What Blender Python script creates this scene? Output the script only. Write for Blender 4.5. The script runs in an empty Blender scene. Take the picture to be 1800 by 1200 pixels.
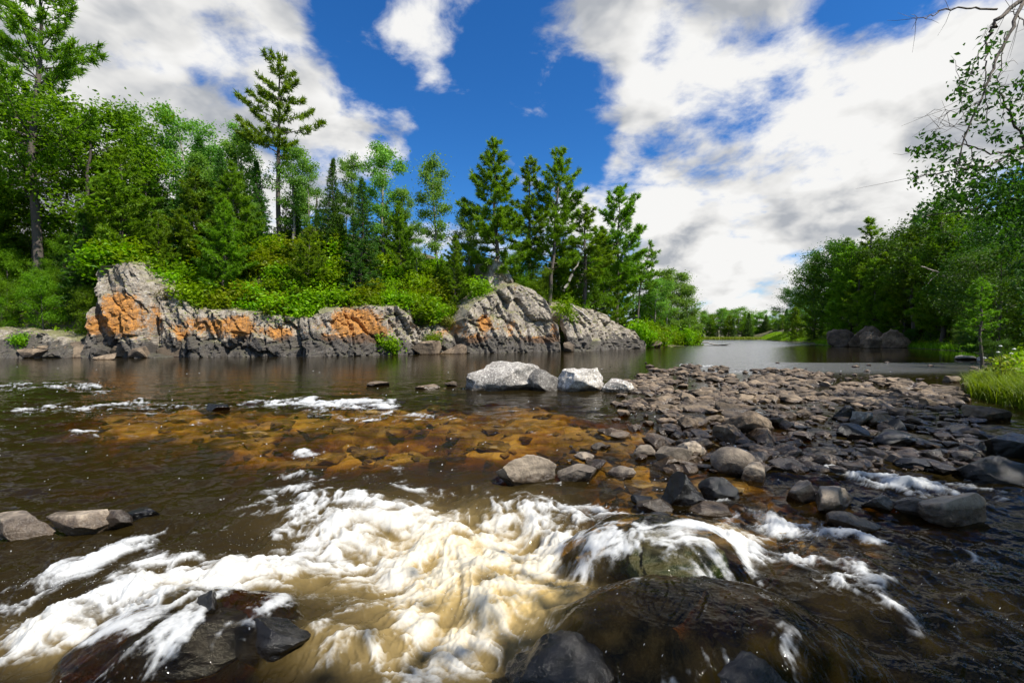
import bpy, math, random
import numpy as np
from mathutils import Vector
random.seed(7); RS = np.random.RandomState(7)
SC = bpy.context.scene; COL = SC.collection
# ------------------------------------------------------------------ camera, sky, sun, exposure
CAMH, FPX, HOR = 2.0, 800.0, 590.0            # eye height (m), focal length in photo px (1800 wide), horizon row
cd = bpy.data.cameras.new('camera'); cam = bpy.data.objects.new('camera', cd); COL.objects.link(cam)
cd.sensor_width = 36; cd.lens = 36*FPX/1800; cd.clip_start = .05; cd.clip_end = 9000
cam.location = (0, 0, CAMH); cam.rotation_euler = (math.radians(90)-math.atan(10/FPX), 0, 0)
SC.camera = cam
SUN = Vector((.78, -.50, 0)).normalized()*math.cos(math.radians(54)); SUN.z = math.sin(math.radians(54))
sl = bpy.data.lights.new('sun', 'SUN'); sl.energy = 5.0; sl.angle = math.radians(.53); sl.color = (1, .95, .86)
so = bpy.data.objects.new('sun', sl); COL.objects.link(so); so.rotation_euler = SUN.to_track_quat('Z', 'Y').to_euler()
vs = SC.view_settings; vs.view_transform = 'Standard'; vs.look = 'None'; vs.gamma = 1; vs.exposure = .5; vs.use_curve_mapping = False
SC.render.engine = 'CYCLES'; cy = SC.cycles
cy.use_denoising = True; cy.max_bounces = 6; cy.diffuse_bounces = 2; cy.glossy_bounces = 3; cy.transmission_bounces = 3
cy.transparent_max_bounces = 10; cy.sample_clamp_indirect = 4; cy.use_adaptive_sampling = True; cy.adaptive_threshold = .02
cy.caustics_reflective = False; cy.caustics_refractive = False

class NT:                                       # small helper for node graphs
    def __init__(s, tree): s.t = tree; s.t.nodes.clear()
    def n(s, typ, ins=(), **kw):
        nd = s.t.nodes.new(typ)
        for k, v in kw.items(): setattr(nd, k, v)
        items = ins.items() if isinstance(ins, dict) else enumerate(ins)
        for k, v in items:
            if v is None: continue
            if isinstance(v, bpy.types.NodeSocket): s.t.links.new(v, nd.inputs[k])
            else:
                if isinstance(v, tuple) and len(v) == 3 and nd.inputs[k].type == 'RGBA': v = (*v, 1)
                nd.inputs[k].default_value = v
        return nd
    def m(s, op, a, b=None, c=None, clamp=False): return s.n('ShaderNodeMath', [a, b, c], operation=op, use_clamp=clamp).outputs[0]
    def v(s, op, a, b=None):
        nd = s.n('ShaderNodeVectorMath', [a, b], operation=op)
        return nd.outputs[1] if op in ('DOT_PRODUCT', 'LENGTH') else nd.outputs[0]
    def noise(s, vec, scale, detail=4, rough=.5, dist=0):
        return s.n('ShaderNodeTexNoise', {'Vector': vec, 'Scale': scale, 'Detail': detail, 'Roughness': rough, 'Distortion': dist}).outputs[0]
    def mix(s, f, a, b, bt='MIX'):
        nd = s.n('ShaderNodeMix', data_type='RGBA', blend_type=bt)
        for i, v in ((0, f), (6, a), (7, b)):
            if isinstance(v, bpy.types.NodeSocket): s.t.links.new(v, nd.inputs[i])
            else: nd.inputs[i].default_value = (*v, 1) if isinstance(v, tuple) else v
        return nd.outputs[2]
    def ss(s, x, a, b, lo=0., hi=1.):
        return s.n('ShaderNodeMapRange', {0: x, 1: a, 2: b, 3: lo, 4: hi}, interpolation_type='SMOOTHSTEP').outputs[0]
    def attr(s, name): return s.n('ShaderNodeAttribute', attribute_name=name).outputs['Fac']
    def pos(s): return s.n('ShaderNodeNewGeometry').outputs['Position']

def px_dir(x, y): return Vector(((x-900)/FPX, 1, (HOR-y)/FPX)).normalized()
W = bpy.data.worlds.new('World'); SC.world = W; W.use_nodes = True
g = NT(W.node_tree)
sky = g.n('ShaderNodeTexSky', sky_type='NISHITA', sun_disc=False, sun_elevation=math.radians(54), sun_rotation=math.atan2(SUN.x, SUN.y), ozone_density=3.0, air_density=1.0, dust_density=.3)
d = g.n('ShaderNodeTexCoord').outputs['Generated']
sep = g.n('ShaderNodeSeparateXYZ', [d]); zc = g.m('MAXIMUM', sep.outputs[2], 0.0)
den = g.m('ADD', zc, .55)
P = g.n('ShaderNodeCombineXYZ', [g.m('DIVIDE', sep.outputs[0], den), g.m('DIVIDE', sep.outputs[1], den), g.m('MULTIPLY', zc, 1.2)]).outputs[0]
mask = None                                     # where the cloud banks (+) and the blue gaps (-) of this sky lie
for x, y, r, a in [(230,90,20,.32),(60,160,16,.3),(430,40,9,.26),(520,150,8,.3),(330,250,12,.3),(590,250,7,.3),(665,245,4,.3),(720,330,5,.3),(800,150,7,.24),(690,60,8,.12),
                   (1060,60,11,.25),(1250,90,15,.34),(1270,230,12,.34),(1090,320,9,.33),(1280,380,13,.4),(1480,210,12,.36),(1620,230,14,.42),(1520,400,14,.4),(1350,500,13,.36),(1720,120,8,.25),(1000,420,12,.2),
                   (760,260,9,-.5),(920,220,12,-.62),(900,110,7,-.35),(1000,210,7,-.4),(640,90,6,-.4),(310,20,4,-.35),(590,130,4,-.3),(590,20,5,-.2),(640,190,4,-.3),(1560,60,8,-.45),(1480,90,5,-.3),(1375,195,3,-.4),(820,320,7,-.35),(700,150,4,-.15)]:
    dv = px_dir(x, y)
    dt = g.v('DOT_PRODUCT', d, tuple(dv))
    c = g.ss(dt, math.cos(math.radians(r*1.25)), math.cos(math.radians(r*.15)), 0, a)
    mask = c if mask is None else g.m('ADD', mask, c)
wv = g.n('ShaderNodeTexNoise', {'Vector': P, 'Scale': 3., 'Detail': 3}).outputs[1]
Pw = g.v('ADD', P, g.v('SCALE', wv, None)); Pw.node.inputs[1].default_value = (0, 0, 0)
sc_ = g.n('ShaderNodeVectorMath', [wv], operation='SCALE'); sc_.inputs['Scale'].default_value = .13
Pw = g.v('ADD', P, sc_.outputs[0])
def cl(p):
    return g.m('ADD', g.m('MULTIPLY', g.noise(p, 2.7, 10, .54), .68), g.m('MULTIPLY', g.noise(p, 9., 8, .6), .32))
n0 = cl(Pw)
mask = g.m('MINIMUM', g.m('MAXIMUM', mask, -.62), .46)
dens = g.m('ADD', g.m('MULTIPLY', g.m('SUBTRACT', n0, .50), 2.9), g.m('MULTIPLY', mask, .60))
alpha = g.ss(dens, -.10, .24)
lit = g.m('MULTIPLY', g.m('SUBTRACT', g.noise(Pw, 3.4, 5, .5), g.noise(g.v('ADD', Pw, (.05, -.04, .07)), 3.4, 5, .5)), 2.2)
thick = g.ss(dens, .28, 1.0)
low = g.ss(sep.outputs[2], .42, .05)            # cloud bases are seen from below towards the horizon
br = g.m('ADD', g.m('SUBTRACT', .98, g.m('MULTIPLY', thick, g.m('ADD', .22, g.m('MULTIPLY', low, .18)))), lit)
br = g.m('MINIMUM', g.m('MAXIMUM', br, .66), 1.05)
ccol = g.mix(g.ss(br, .4, .95), (.52, .60, .74), (1., .995, .98))
ccol = g.mix(1.0, ccol, g.n('ShaderNodeCombineXYZ', [br, br, br]).outputs[0], 'MULTIPLY')
hs = g.n('ShaderNodeHueSaturation', {'Saturation': 1.28, 'Value': 1.0, 'Color': sky.outputs[0]}).outputs[0]
skyc = g.mix(1.0, hs, (.050, .082, .108), 'MULTIPLY')
skyc = g.mix(alpha, skyc, g.mix(1.0, ccol, (.63, .63, .63), 'MULTIPLY'))
bg = g.n('ShaderNodeBackground', [skyc, 1.0]); ow = g.n('ShaderNodeOutputWorld', [bg.outputs[0]])
W.cycles.sampling_method = 'MANUAL'; W.cycles.sample_map_resolution = 512

# ------------------------------------------------------------------ numpy noise
def _h(ix, iy, s):
    n = (ix.astype(np.int64)*374761393 + iy.astype(np.int64)*668265263 + s*974711) & 0x7fffffff
    n = ((n ^ (n >> 13))*1274126177) & 0x7fffffff
    return ((n ^ (n >> 16)) & 0xffff)/65535.
def vn(x, y, s=0):
    ix, iy = np.floor(x), np.floor(y); fx, fy = x-ix, y-iy
    fx = fx*fx*fx*(fx*(fx*6-15)+10); fy = fy*fy*fy*(fy*(fy*6-15)+10)
    a, b, c, e = _h(ix, iy, s), _h(ix+1, iy, s), _h(ix, iy+1, s), _h(ix+1, iy+1, s)
    return (a+(b-a)*fx)*(1-fy)+(c+(e-c)*fx)*fy
def fbm(x, y, s=0, o=4, r=.5):
    t, a, w = 0, 1., 0
    for i in range(o): t = t+a*vn(x*2**i+17.3*i, y*2**i-9.1*i, s+i); w += a; a *= r
    return t/w
def vor(x, y, s=0):
    """jittered-cell Voronoi: nearest distance, second distance, cell ids, offset to the cell centre"""
    ix, iy = np.floor(x), np.floor(y)
    f1 = np.full(x.shape, 9.); f2 = f1.copy(); cx = ix.copy(); cyy = iy.copy(); ox = x*0; oy = x*0
    for i in (-1, 0, 1):
        for j in (-1, 0, 1):
            a, b = ix+i, iy+j
            dx = x-(a+_h(a, b, s)); dy = y-(b+_h(a, b, s+5)); q = np.sqrt(dx*dx+dy*dy)
            m = q < f1; f2 = np.where(m, f1, np.minimum(f2, q)); f1 = np.where(m, q, f1)
            cx = np.where(m, a, cx); cyy = np.where(m, b, cyy); ox = np.where(m, dx, ox); oy = np.where(m, dy, oy)
    return f1, f2, cx, cyy, ox, oy
def sst(x, a, b): t = np.clip((x-a)/(b-a), 0, 1); return t*t*(3-2*t)
def itp(x, pts): return np.interp(x, [p[0] for p in pts], [p[1] for p in pts])

# ------------------------------------------------------------------ mesh helpers
def mesh(name, V, F, mat=None, attrs=None, smooth=True):
    V = np.asarray(V, np.float32); F = np.asarray(F, np.int32)
    me = bpy.data.meshes.new(name); k = F.shape[1]
    me.vertices.add(len(V)); me.vertices.foreach_set('co', V.ravel())
    me.loops.add(F.size); me.loops.foreach_set('vertex_index', F.ravel())
    me.polygons.add(len(F)); me.polygons.foreach_set('loop_start', np.arange(0, F.size, k, dtype=np.int32))
    me.polygons.foreach_set('loop_total', np.full(len(F), k, np.int32))
    me.polygons.foreach_set('use_smooth', np.full(len(F), smooth))
    for an, av in (attrs or {}).items():
        at = me.attributes.new(an, 'FLOAT', 'POINT'); at.data.foreach_set('value', np.asarray(av, np.float32).ravel())
    me.update(calc_edges=True); me.validate()
    if mat: me.materials.append(mat)
    return me
def obj(name, me, parent=None, loc=None, kind=None, label=None, cat=None, group=None):
    o = bpy.data.objects.new(name, me); COL.objects.link(o)
    if parent: o.parent = parent
    if loc is not None: o.location = loc
    for k, v in (('kind', kind), ('label', label), ('category', cat), ('group', group)):
        if v: o[k] = v
    return o
def gridfaces(nr, nc):
    i = np.arange((nr-1)*nc).reshape(nr-1, nc)[:, :-1].ravel()
    return np.stack([i, i+1, i+nc+1, i+nc], 1)
def tube(pts, rad, n=6):
    pts = np.asarray(pts, float); k = len(pts); t = np.gradient(pts, axis=0); t /= np.linalg.norm(t, axis=1)[:, None]+1e-9
    up = np.where(np.abs(t[:, 2:3]) > .9, [[1., 0, 0]], [[0, 0, 1.]]); a = np.cross(t, up); a /= np.linalg.norm(a, axis=1)[:, None]+1e-9
    b = np.cross(t, a); th = np.linspace(0, 2*np.pi, n, endpoint=False)
    V = (pts[:, None]+np.asarray(rad)[:, None, None]*(np.cos(th)[None, :, None]*a[:, None]+np.sin(th)[None, :, None]*b[:, None])).reshape(-1, 3)
    F = [(i*n+j, i*n+(j+1) % n, (i+1)*n+(j+1) % n, (i+1)*n+j) for i in range(k-1) for j in range(n)]
    return V, np.array(F)
def join(parts):
    Vs, Fs, o = [], [], 0
    for V, F in parts: Vs.append(V); Fs.append(np.asarray(F)+o); o += len(V)
    return np.concatenate(Vs), np.concatenate(Fs)

# ------------------------------------------------------------------ materials
def mat(name): m = bpy.data.materials.new(name); m.use_nodes = True; return m, NT(m.node_tree)
def out(g, sh, disp=None): g.n('ShaderNodeOutputMaterial', {'Surface': sh})
def bump(g, h, st, dist=.1): return g.n('ShaderNodeBump', {'Strength': st, 'Distance': dist, 'Height': h}).outputs[0]
def leafmat(name, dark, lightc, trans=.35, vary=.16):
    m, g = mat(name); tone = g.attr('tone'); rnd = g.n('ShaderNodeObjectInfo').outputs['Random']
    c = g.mix(tone, dark, lightc)
    c = g.n('ShaderNodeHueSaturation', {'Hue': g.m('ADD', .5-vary*.1, g.m('MULTIPLY', rnd, vary*.2)), 'Saturation': 1.05, 'Value': g.m('ADD', 1-vary, g.m('MULTIPLY', rnd, 2*vary)), 'Color': c}).outputs[0]
    p = g.n('ShaderNodeBsdfPrincipled', {'Base Color': c, 'Roughness': .5, 'Specular IOR Level': .25})
    t = g.n('ShaderNodeBsdfTranslucent', [g.mix(1.0, c, (1.25, 1.3, .5), 'MULTIPLY')])
    out(g, g.n('ShaderNodeMixShader', [trans, p.outputs[0], t.outputs[0]]).outputs[0]); return m
def barkmat(name, a, b, sc=6):
    m, g = mat(name); co = g.n('ShaderNodeTexCoord').outputs['Object']
    n = g.noise(g.v('MULTIPLY', co, (1, 1, .25)), sc, 5, .65)
    p = g.n('ShaderNodeBsdfPrincipled', {'Base Color': g.mix(g.ss(n, .35, .65), a, b), 'Roughness': .9, 'Normal': bump(g, n, .6)})
    out(g, p.outputs[0]); return m
M = {}
M['pine'] = leafmat('pine_needles', (.06, .13, .012), (.24, .39, .03), .42)
M['spruce'] = leafmat('spruce_needles', (.03, .085, .014), (.105, .22, .03), .32)
M['aspen'] = leafmat('aspen_leaves', (.10, .21, .035), (.26, .44, .09), .45)
M['leaf'] = leafmat('broad_leaves', (.07, .155, .01), (.22, .38, .026), .48)
M['oak'] = leafmat('oak_leaves', (.02, .06, .008), (.07, .16, .018), .35)  # near oak: backlit shade of the crown is put into the leaf colour
M['oakw'] = leafmat('dark_broad_leaves', (.028, .075, .008), (.10, .205, .018), .38)  # darker copy of the broad leaves, right-bank shade painted into the colour
M['shrub'] = leafmat('shrub_leaves', (.105, .195, .008), (.29, .42, .024), .45, .3)
M['dry'] = leafmat('heath_leaves', (.09, .10, .014), (.20, .19, .035), .35, .3)
M['grass'] = leafmat('grass_blades', (.08, .20, .010), (.24, .38, .03), .4, .3)
M['straw'] = leafmat('pale_grass', (.14, .19, .02), (.30, .32, .06), .4)
M['bark'] = barkmat('bark', (.05, .04, .032), (.17, .14, .115))
M['birch'] = barkmat('pale_bark', (.16, .14, .12), (.42, .39, .34), 3)
M['dead'] = barkmat('dead_wood', (.22, .19, .16), (.48, .43, .37), 5)

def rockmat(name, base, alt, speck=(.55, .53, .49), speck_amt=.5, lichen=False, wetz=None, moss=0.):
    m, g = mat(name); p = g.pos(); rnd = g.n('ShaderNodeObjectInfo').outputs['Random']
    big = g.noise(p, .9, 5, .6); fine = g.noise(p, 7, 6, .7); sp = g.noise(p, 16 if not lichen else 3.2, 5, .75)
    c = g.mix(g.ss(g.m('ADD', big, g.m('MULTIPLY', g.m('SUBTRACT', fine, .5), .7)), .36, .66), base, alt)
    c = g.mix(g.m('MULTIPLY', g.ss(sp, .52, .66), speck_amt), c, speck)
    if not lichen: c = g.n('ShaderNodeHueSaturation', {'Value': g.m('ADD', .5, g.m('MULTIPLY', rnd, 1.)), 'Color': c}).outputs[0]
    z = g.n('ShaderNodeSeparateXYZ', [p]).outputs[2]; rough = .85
    if moss:
        nz = g.n('ShaderNodeSeparateXYZ', [g.n('ShaderNodeNewGeometry').outputs['Normal']]).outputs[2]
        mm = g.ss(g.m('ADD', nz, g.m('MULTIPLY', g.m('SUBTRACT', g.noise(p, 1.3, 5, .7), .5), 1.5)), .55, .85)
        c = g.mix(g.m('MULTIPLY', mm, moss), c, g.mix(fine, (.07, .09, .012), (.2, .19, .05)))
    if lichen:
        o = g.ss(g.m('ADD', g.attr('lichen'), g.m('MULTIPLY', g.m('SUBTRACT', g.noise(p, 1.5, 6, .75), .5), 1.7)), .34, .70)
        c = g.mix(g.ss(g.noise(g.v('MULTIPLY', g.n('ShaderNodeVectorRotate', {'Vector': p, 'Axis': (0., 1., 0.), 'Angle': -.42}).outputs[0], (1., 1., .16)), 1.1, 5, .65), .54, .70, 0, .6), c, (.50, .43, .33))
        c = g.mix(g.m('MULTIPLY', o, .88), c, g.mix(g.ss(g.noise(p, 5, 5, .75), .35, .65), (.24, .10, .02), (.60, .25, .03)))
        st = g.ss(g.m('ADD', z, g.m('MULTIPLY', g.m('SUBTRACT', g.noise(p, .45, 5, .6), .5), 4.)), 2.0, 1.75)
        c = g.mix(g.m('MULTIPLY', st, .8), c, g.mix(fine, (.02, .018, .017), (.06, .053, .047)))
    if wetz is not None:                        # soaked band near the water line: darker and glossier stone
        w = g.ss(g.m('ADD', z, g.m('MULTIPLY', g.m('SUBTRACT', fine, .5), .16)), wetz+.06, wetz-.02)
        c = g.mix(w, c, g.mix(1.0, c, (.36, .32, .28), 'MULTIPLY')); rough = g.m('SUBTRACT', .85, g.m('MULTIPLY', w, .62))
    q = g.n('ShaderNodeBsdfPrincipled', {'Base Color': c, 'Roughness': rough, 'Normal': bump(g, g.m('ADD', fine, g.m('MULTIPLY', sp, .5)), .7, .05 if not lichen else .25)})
    out(g, q.outputs[0]); return m
M['cliff'] = rockmat('cliff_rock', (.18, .15, .115), (.39, .335, .265), (.58, .55, .49), .7, True, None, .75)
M['stone'] = rockmat('river_stone', (.075, .053, .034), (.21, .155, .10), (.36, .30, .24), .3, False, .07)
M['low_stone'] = rockmat('rapids_stone', (.11, .088, .068), (.27, .22, .165), (.38, .32, .25), .35, False, -.2)
M['cobble'] = rockmat('bar_cobble', (.05, .036, .024), (.15, .108, .07), (.27, .21, .15), .35, False, .05)
M['sunk'] = rockmat('sunken_cobble', (.10, .06, .02), (.42, .26, .06), (.5, .34, .12), .4)
M['pale'] = rockmat('pale_boulder', (.17, .155, .14), (.40, .37, .33), (.82, .79, .72), .95, False, .10)
M['dark'] = rockmat('dark_wet_rock', (.006, .006, .006), (.022, .02, .018), (.05, .045, .04), .25, False, 5)  # wet black rock, its colour lowered further to paint in the shadow
M['mossrock'] = rockmat('mossy_wet_rock', (.035, .09, .010), (.08, .16, .018), (.12, .2, .025), .5, False, 5, .8)
m, g = mat('bank_soil'); p = g.pos(); n = g.noise(p, 1.2, 6, .65)
out(g, g.n('ShaderNodeBsdfPrincipled', {'Base Color': g.mix(g.ss(n, .35, .65), (.045, .05, .015), (.12, .11, .045)), 'Roughness': 1., 'Normal': bump(g, n, 1, .4)}).outputs[0]); M['soil'] = m
m, g = mat('river_bed'); p = g.pos()
n = g.noise(p, .8, 5, .6); vv = g.n('ShaderNodeTexVoronoi', {'Vector': p, 'Scale': 3.2, 'Randomness': 1.}).outputs
cb = g.mix(g.ss(n, .38, .64), (.16, .10, .02), (.62, .37, .06)); cb = g.mix(.45, cb, g.mix(vv[1], (.1, .07, .03), (.5, .32, .1)), 'MIX')
dry = g.attr('dry'); gn = g.noise(p, 9, 5, .7)
cb = g.mix(dry, cb, g.mix(gn, (.06, .05, .04), (.25, .21, .165)))
out(g, g.n('ShaderNodeBsdfPrincipled', {'Base Color': cb, 'Roughness': .85, 'Normal': bump(g, g.m('ADD', vv[0], gn), .7, .12)}).outputs[0]); M['bed'] = m
# river water: tinted see-through body, fresnel reflection, tan aerated water and white foam where the rapids break
m, g = mat('river_water'); p = g.pos()
tr, foam, aer = g.attr('clear'), g.attr('foam'), g.attr('aerated')
rip = g.attr('ripple')
sx = g.v('MULTIPLY', p, (.55, 1., 1.))
h = g.m('ADD', g.m('MULTIPLY', g.noise(sx, 1.6, 4, .55, .4), 1.0), g.m('MULTIPLY', g.noise(sx, 6., 3, .5, .8), .26))
bn = g.n('ShaderNodeBump', {'Strength': g.m('MULTIPLY', g.m('MINIMUM', rip, 1.), .55), 'Distance': .12, 'Height': h}).outputs[0]
tint = g.n('ShaderNodeCombineXYZ', [g.m('POWER', tr, .75), g.m('POWER', tr, 1.25), g.m('POWER', tr, 3.)]).outputs[0]
body = g.n('ShaderNodeBsdfTransparent', [tint]).outputs[0]
murk = g.n('ShaderNodeBsdfDiffuse', [(.020, .014, .004)]).outputs[0]
body = g.n('ShaderNodeMixShader', [g.m('MULTIPLY', g.m('SUBTRACT', 1., tr), .8), body, murk]).outputs[0]
tan = g.n('ShaderNodeBsdfDiffuse', [g.mix(g.noise(p, 5, 4), (.33, .225, .075), (.58, .43, .19))]).outputs[0]
body = g.n('ShaderNodeMixShader', [aer, body, tan]).outputs[0]
gl = g.n('ShaderNodeBsdfGlossy', {'Color': (.95, .95, .95), 'Roughness': g.m('ADD', .045, g.m('MULTIPLY', g.m('MAXIMUM', g.m('SUBTRACT', rip, 1.), 0.), .12)), 'Normal': bn}).outputs[0]
f0 = g.n('ShaderNodeFresnel', {'IOR': 1.33, 'Normal': bn}).outputs[0]; fr = g.m('MULTIPLY', f0, g.m('ADD', .38, g.m('MULTIPLY', f0, .62)))
wat = g.n('ShaderNodeMixShader', [fr, body, gl]).outputs[0]
fine = g.noise(p, 38, 3, .6)
ff = g.ss(g.m('ADD', foam, g.m('MULTIPLY', g.m('SUBTRACT', fine, .5), .34)), .12, .95, 0., .93)
white = g.n('ShaderNodeBsdfPrincipled', {'Base Color': g.mix(aer, (.56, .57, .57), (.61, .555, .43)), 'Roughness': .55, 'Specular IOR Level': .3}).outputs[0]
out(g, g.n('ShaderNodeMixShader', [ff, wat, white]).outputs[0]); M['water'] = m

# ------------------------------------------------------------------ layout: levels, shores, ground heights
def level(Y): return -.45*sst(-np.asarray(Y, float), -11., -4.2)          # the river drops towards the rapids at our feet
def ground(px, py):
    """photo pixel on the water -> (X, Y, z)"""
    z = 0.
    for _ in range(6): Y = (CAMH-z)*FPX/max(py-HOR, 1.); z = float(level(Y))
    return (px-900)/FPX*Y, Y, z
def zat(py, Y): return CAMH+(HOR-py)/FPX*Y
def proj(X, Y, Z):
    Ys = np.maximum(Y, .3); return 900+FPX*X/Ys, HOR-(Z-CAMH)*FPX/Ys
SH = [(-400,628),(0,628),(150,628),(330,627),(560,626),(700,623),(820,620),(985,617),(1000,617),(1135,611),(1215,607)]
SHX = [((p-900)/FPX*CAMH*FPX/(y-HOR), CAMH*FPX/(y-HOR)) for p, y in SH]
def ysh(X): return itp(X, SHX)
def left_h(X, Y):
    dd = Y-ysh(X)
    top = itp(X, [(-60,15),(-40,15),(-24,16),(-12,13.5),(-4,11.5),(4,10.5),(10,9.),(16,6.5),(22,4.),(30,1.8),(37,.5),(40,-.4),(46,-2)])
    prof = itp(dd, [(-3,-.25),(0,.02),(1.5,.12),(4,.36),(9,.68),(16,1.),(60,1.25)])
    clf = itp(X, [(-44,0),(-41,1),(-3,1),(20,.6),(26,0)])                    # behind the cliffs the slope starts at cliff-top height
    prof = prof-clf*.10*sst(dd, -1, 1)*sst(-dd, -4, -1)
    return top*prof+(fbm(X*.25, Y*.25, 3)-.5)*2.*sst(dd, 2, 6)
RX = [(-30,5.5),(-6,6.4),(0,7.4),(4,9.4),(8,12.),(11,13.6),(15,15.6),(20,20.5),(32,33.5),(45,46.5),(57,58),(76,66),(94,67),(160,93),(228,122),(400,150)]
def xsh(Y): return itp(Y, RX)
def right_h(X, Y):
    dd = X-xsh(Y); sc = itp(Y, [(0,.5),(15,.6),(40,1.),(150,1.)])
    return itp(dd, [(-3,-.7),(0,.05),(2,.5),(6,2.2),(14,5.),(40,8.5)])*sc+(fbm(X*.3, Y*.3, 8)-.5)*.8*sst(dd, 1, 4)

def inpoly(px, py, poly):
    r = np.zeros(px.shape, bool); n = len(poly)
    for i in range(n):
        (x1, y1), (x2, y2) = poly[i], poly[(i+1) % n]
        r ^= ((y1 > py) != (y2 > py)) & (px < (x2-x1)*(py-y1)/(y2-y1+1e-9)+x1)
    return r
BAR = [(1050,692),(1120,660),(1215,641),(1300,650),(1450,655),(1560,664),(1650,680),(1700,705),(1640,716),(1500,712),(1350,706),(1250,716),(1180,728),(1090,716)]
BARW = [(ground(*q)[0], ground(*q)[1]) for q in BAR]
def blobs(px, py, L):
    t = 0
    for x, y, rx, ry, a in L: t = t+a*np.exp(-(((px-x)/rx)**2+((py-y)/ry)**2))
    return t
def bar_mask(X, Y):
    bx, by = [q[0] for q in BARW], [q[1] for q in BARW]
    wx, wy = (fbm(X*.6, Y*.6, 21)-.5)*2.4, (fbm(X*.6+9, Y*.6, 22)-.5)*2.4
    return inpoly(X+wx, Y+wy, BARW).astype(float)
SHALLOW = [(520,770,360,45,.75),(350,720,330,18,.45),(900,780,220,40,.7),(760,725,260,16,.6),(200,820,150,20,.35),(1420,900,300,70,.6),(1165,965,120,45,1.2),(1100,1140,220,60,.7),(300,745,260,24,.8),(720,762,300,34,.9),(950,738,140,30,.8),(120,690,120,12,.6),(560,805,160,26,.8),(1250,880,260,60,.75),(1500,960,200,60,.7),(1700,930,150,60,.5),(1150,800,160,50,.7),(700,700,300,14,.4),(150,870,160,14,.6),(620,1075,60,16,.7),(1350,760,250,40,.6)]
def bed_depth(X, Y, px, py):
    s = np.clip(blobs(px, py, SHALLOW), 0, 1)*np.clip(.45+1.3*fbm(X*.5, Y*1.1, 31), .3, 1.15)
    dpt = 1.35-1.2*np.minimum(s, 1)+(fbm(X*1.1, Y*1.6, 33, 4, .6)-.5)*.75+(fbm(X*4, Y*4, 34, 3)-.5)*.5
    dpt = dpt+sst(Y, 22, 34)*1.2
    return np.maximum(dpt, .10)

# riverbed: one sheet out to the horizon
ys = np.concatenate([np.linspace(-14, 3, 18)[:-1], np.geomspace(3, 60, 210), np.geomspace(62, 3500, 40)])
tt = np.linspace(-1.9, 1.9, 300)
Yg = np.repeat(ys[:, None], 300, 1); Xg = tt[None]*np.maximum(Yg+2.5, 9.)
pxg, pyg = proj(Xg, Yg, level(Yg)); near = Yg > 1.
dep = np.where(near, bed_depth(Xg, Yg, pxg, pyg), .6)
bm_ = np.where((Yg > 8) & (Yg < 40), bar_mask(Xg, Yg), 0)
for _ in range(3): bm_[1:-1, 1:-1] = (bm_[1:-1, 1:-1]*2+bm_[:-2, 1:-1]+bm_[2:, 1:-1]+bm_[1:-1, :-2]+bm_[1:-1, 2:])/6
bedz = (level(Yg)-dep)*(1-bm_)+bm_*(-.24+.28*fbm(Xg*.9, Yg*1.1, 41))
F = gridfaces(len(ys), 300)
obj('riverbed', mesh('riverbed', np.stack([Xg, Yg, bedz], -1).reshape(-1, 3), F, M['bed'], {'dry': sst(bedz, -.08, .03)}), kind='structure')

# banks
def sheet(name, xs, ysv, fn, mt):
    X, Y = np.meshgrid(xs, ysv); Z = fn(X, Y)
    return obj(name, mesh(name, np.stack([X, Y, Z], -1).reshape(-1, 3), gridfaces(len(ysv), len(xs)), mt), kind='structure')
def lshape(X, Y): return left_h(X, ysh(X)-3+Y)
Xl, Dl = np.meshgrid(np.linspace(-140, 44, 240), np.concatenate([np.linspace(-3, 20, 60), np.geomspace(21, 150, 14)]))
Yl = ysh(Xl)+Dl
obj('left_bank', mesh('left_bank', np.stack([Xl, Yl, left_h(Xl, Yl)], -1).reshape(-1, 3), gridfaces(74, 240), M['soil']), kind='structure')
Yr, Dr = np.meshgrid(np.concatenate([np.linspace(-30, 60, 130), np.geomspace(61, 420, 60)]), np.concatenate([np.linspace(-3, 16, 40), np.geomspace(17, 200, 12)]), indexing='ij')
Xr = xsh(Yr)+Dr
obj('right_bank', mesh('right_bank', np.stack([Xr, Yr, right_h(Xr, Yr)], -1).reshape(-1, 3), gridfaces(190, 52), M['soil']), kind='structure')
sheet('far_bank', np.linspace(-900, 900, 120), np.geomspace(215, 3400, 40), lambda X, Y: np.where(Y < 222, -.5, .25+(Y-222)*.012+fbm(X*.02, Y*.02, 5)*1.2), M['soil'])

# ------------------------------------------------------------------ water sheet
rows = []
for py in np.concatenate([np.arange(1330, 760, -1.7), np.arange(760, 640, -1.2), np.arange(640, 593.2, -.55)]):
    z = 0.
    for _ in range(8): Y = (CAMH-z)*FPX/(py-HOR); z = float(level(Y))
    rows.append(Y)
rows = np.concatenate([np.linspace(-12, rows[0], 10)[:-1], rows, [520, 900, 2500]])
cols = np.concatenate([np.linspace(-1.9, -1.17, 30)[:-1], np.linspace(-1.17, 1.17, 860), np.linspace(1.17, 1.9, 30)[1:]])
NR, NC = len(rows), len(cols)
Yw = np.repeat(rows[:, None], NC, 1); Xw = cols[None]*np.maximum(Yw, 2.6)
L0 = level(Yw); px, py = proj(Xw, Yw, L0); nearw = sst(Yw, 1.2, 2.2)
HUMP = [(1165,965,115,42,.26),(1450,1060,330,100,.16),(1110,1140,170,60,.10),(330,1105,130,55,.30),(700,985,230,60,-.12),(850,1020,80,45,.16),(610,1140,130,35,.12),(120,1120,110,40,.10),(990,1075,90,40,.10),(1290,960,60,30,.07),(80,686,60,8,.12)]
hump = blobs(px, py, HUMP)
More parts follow.
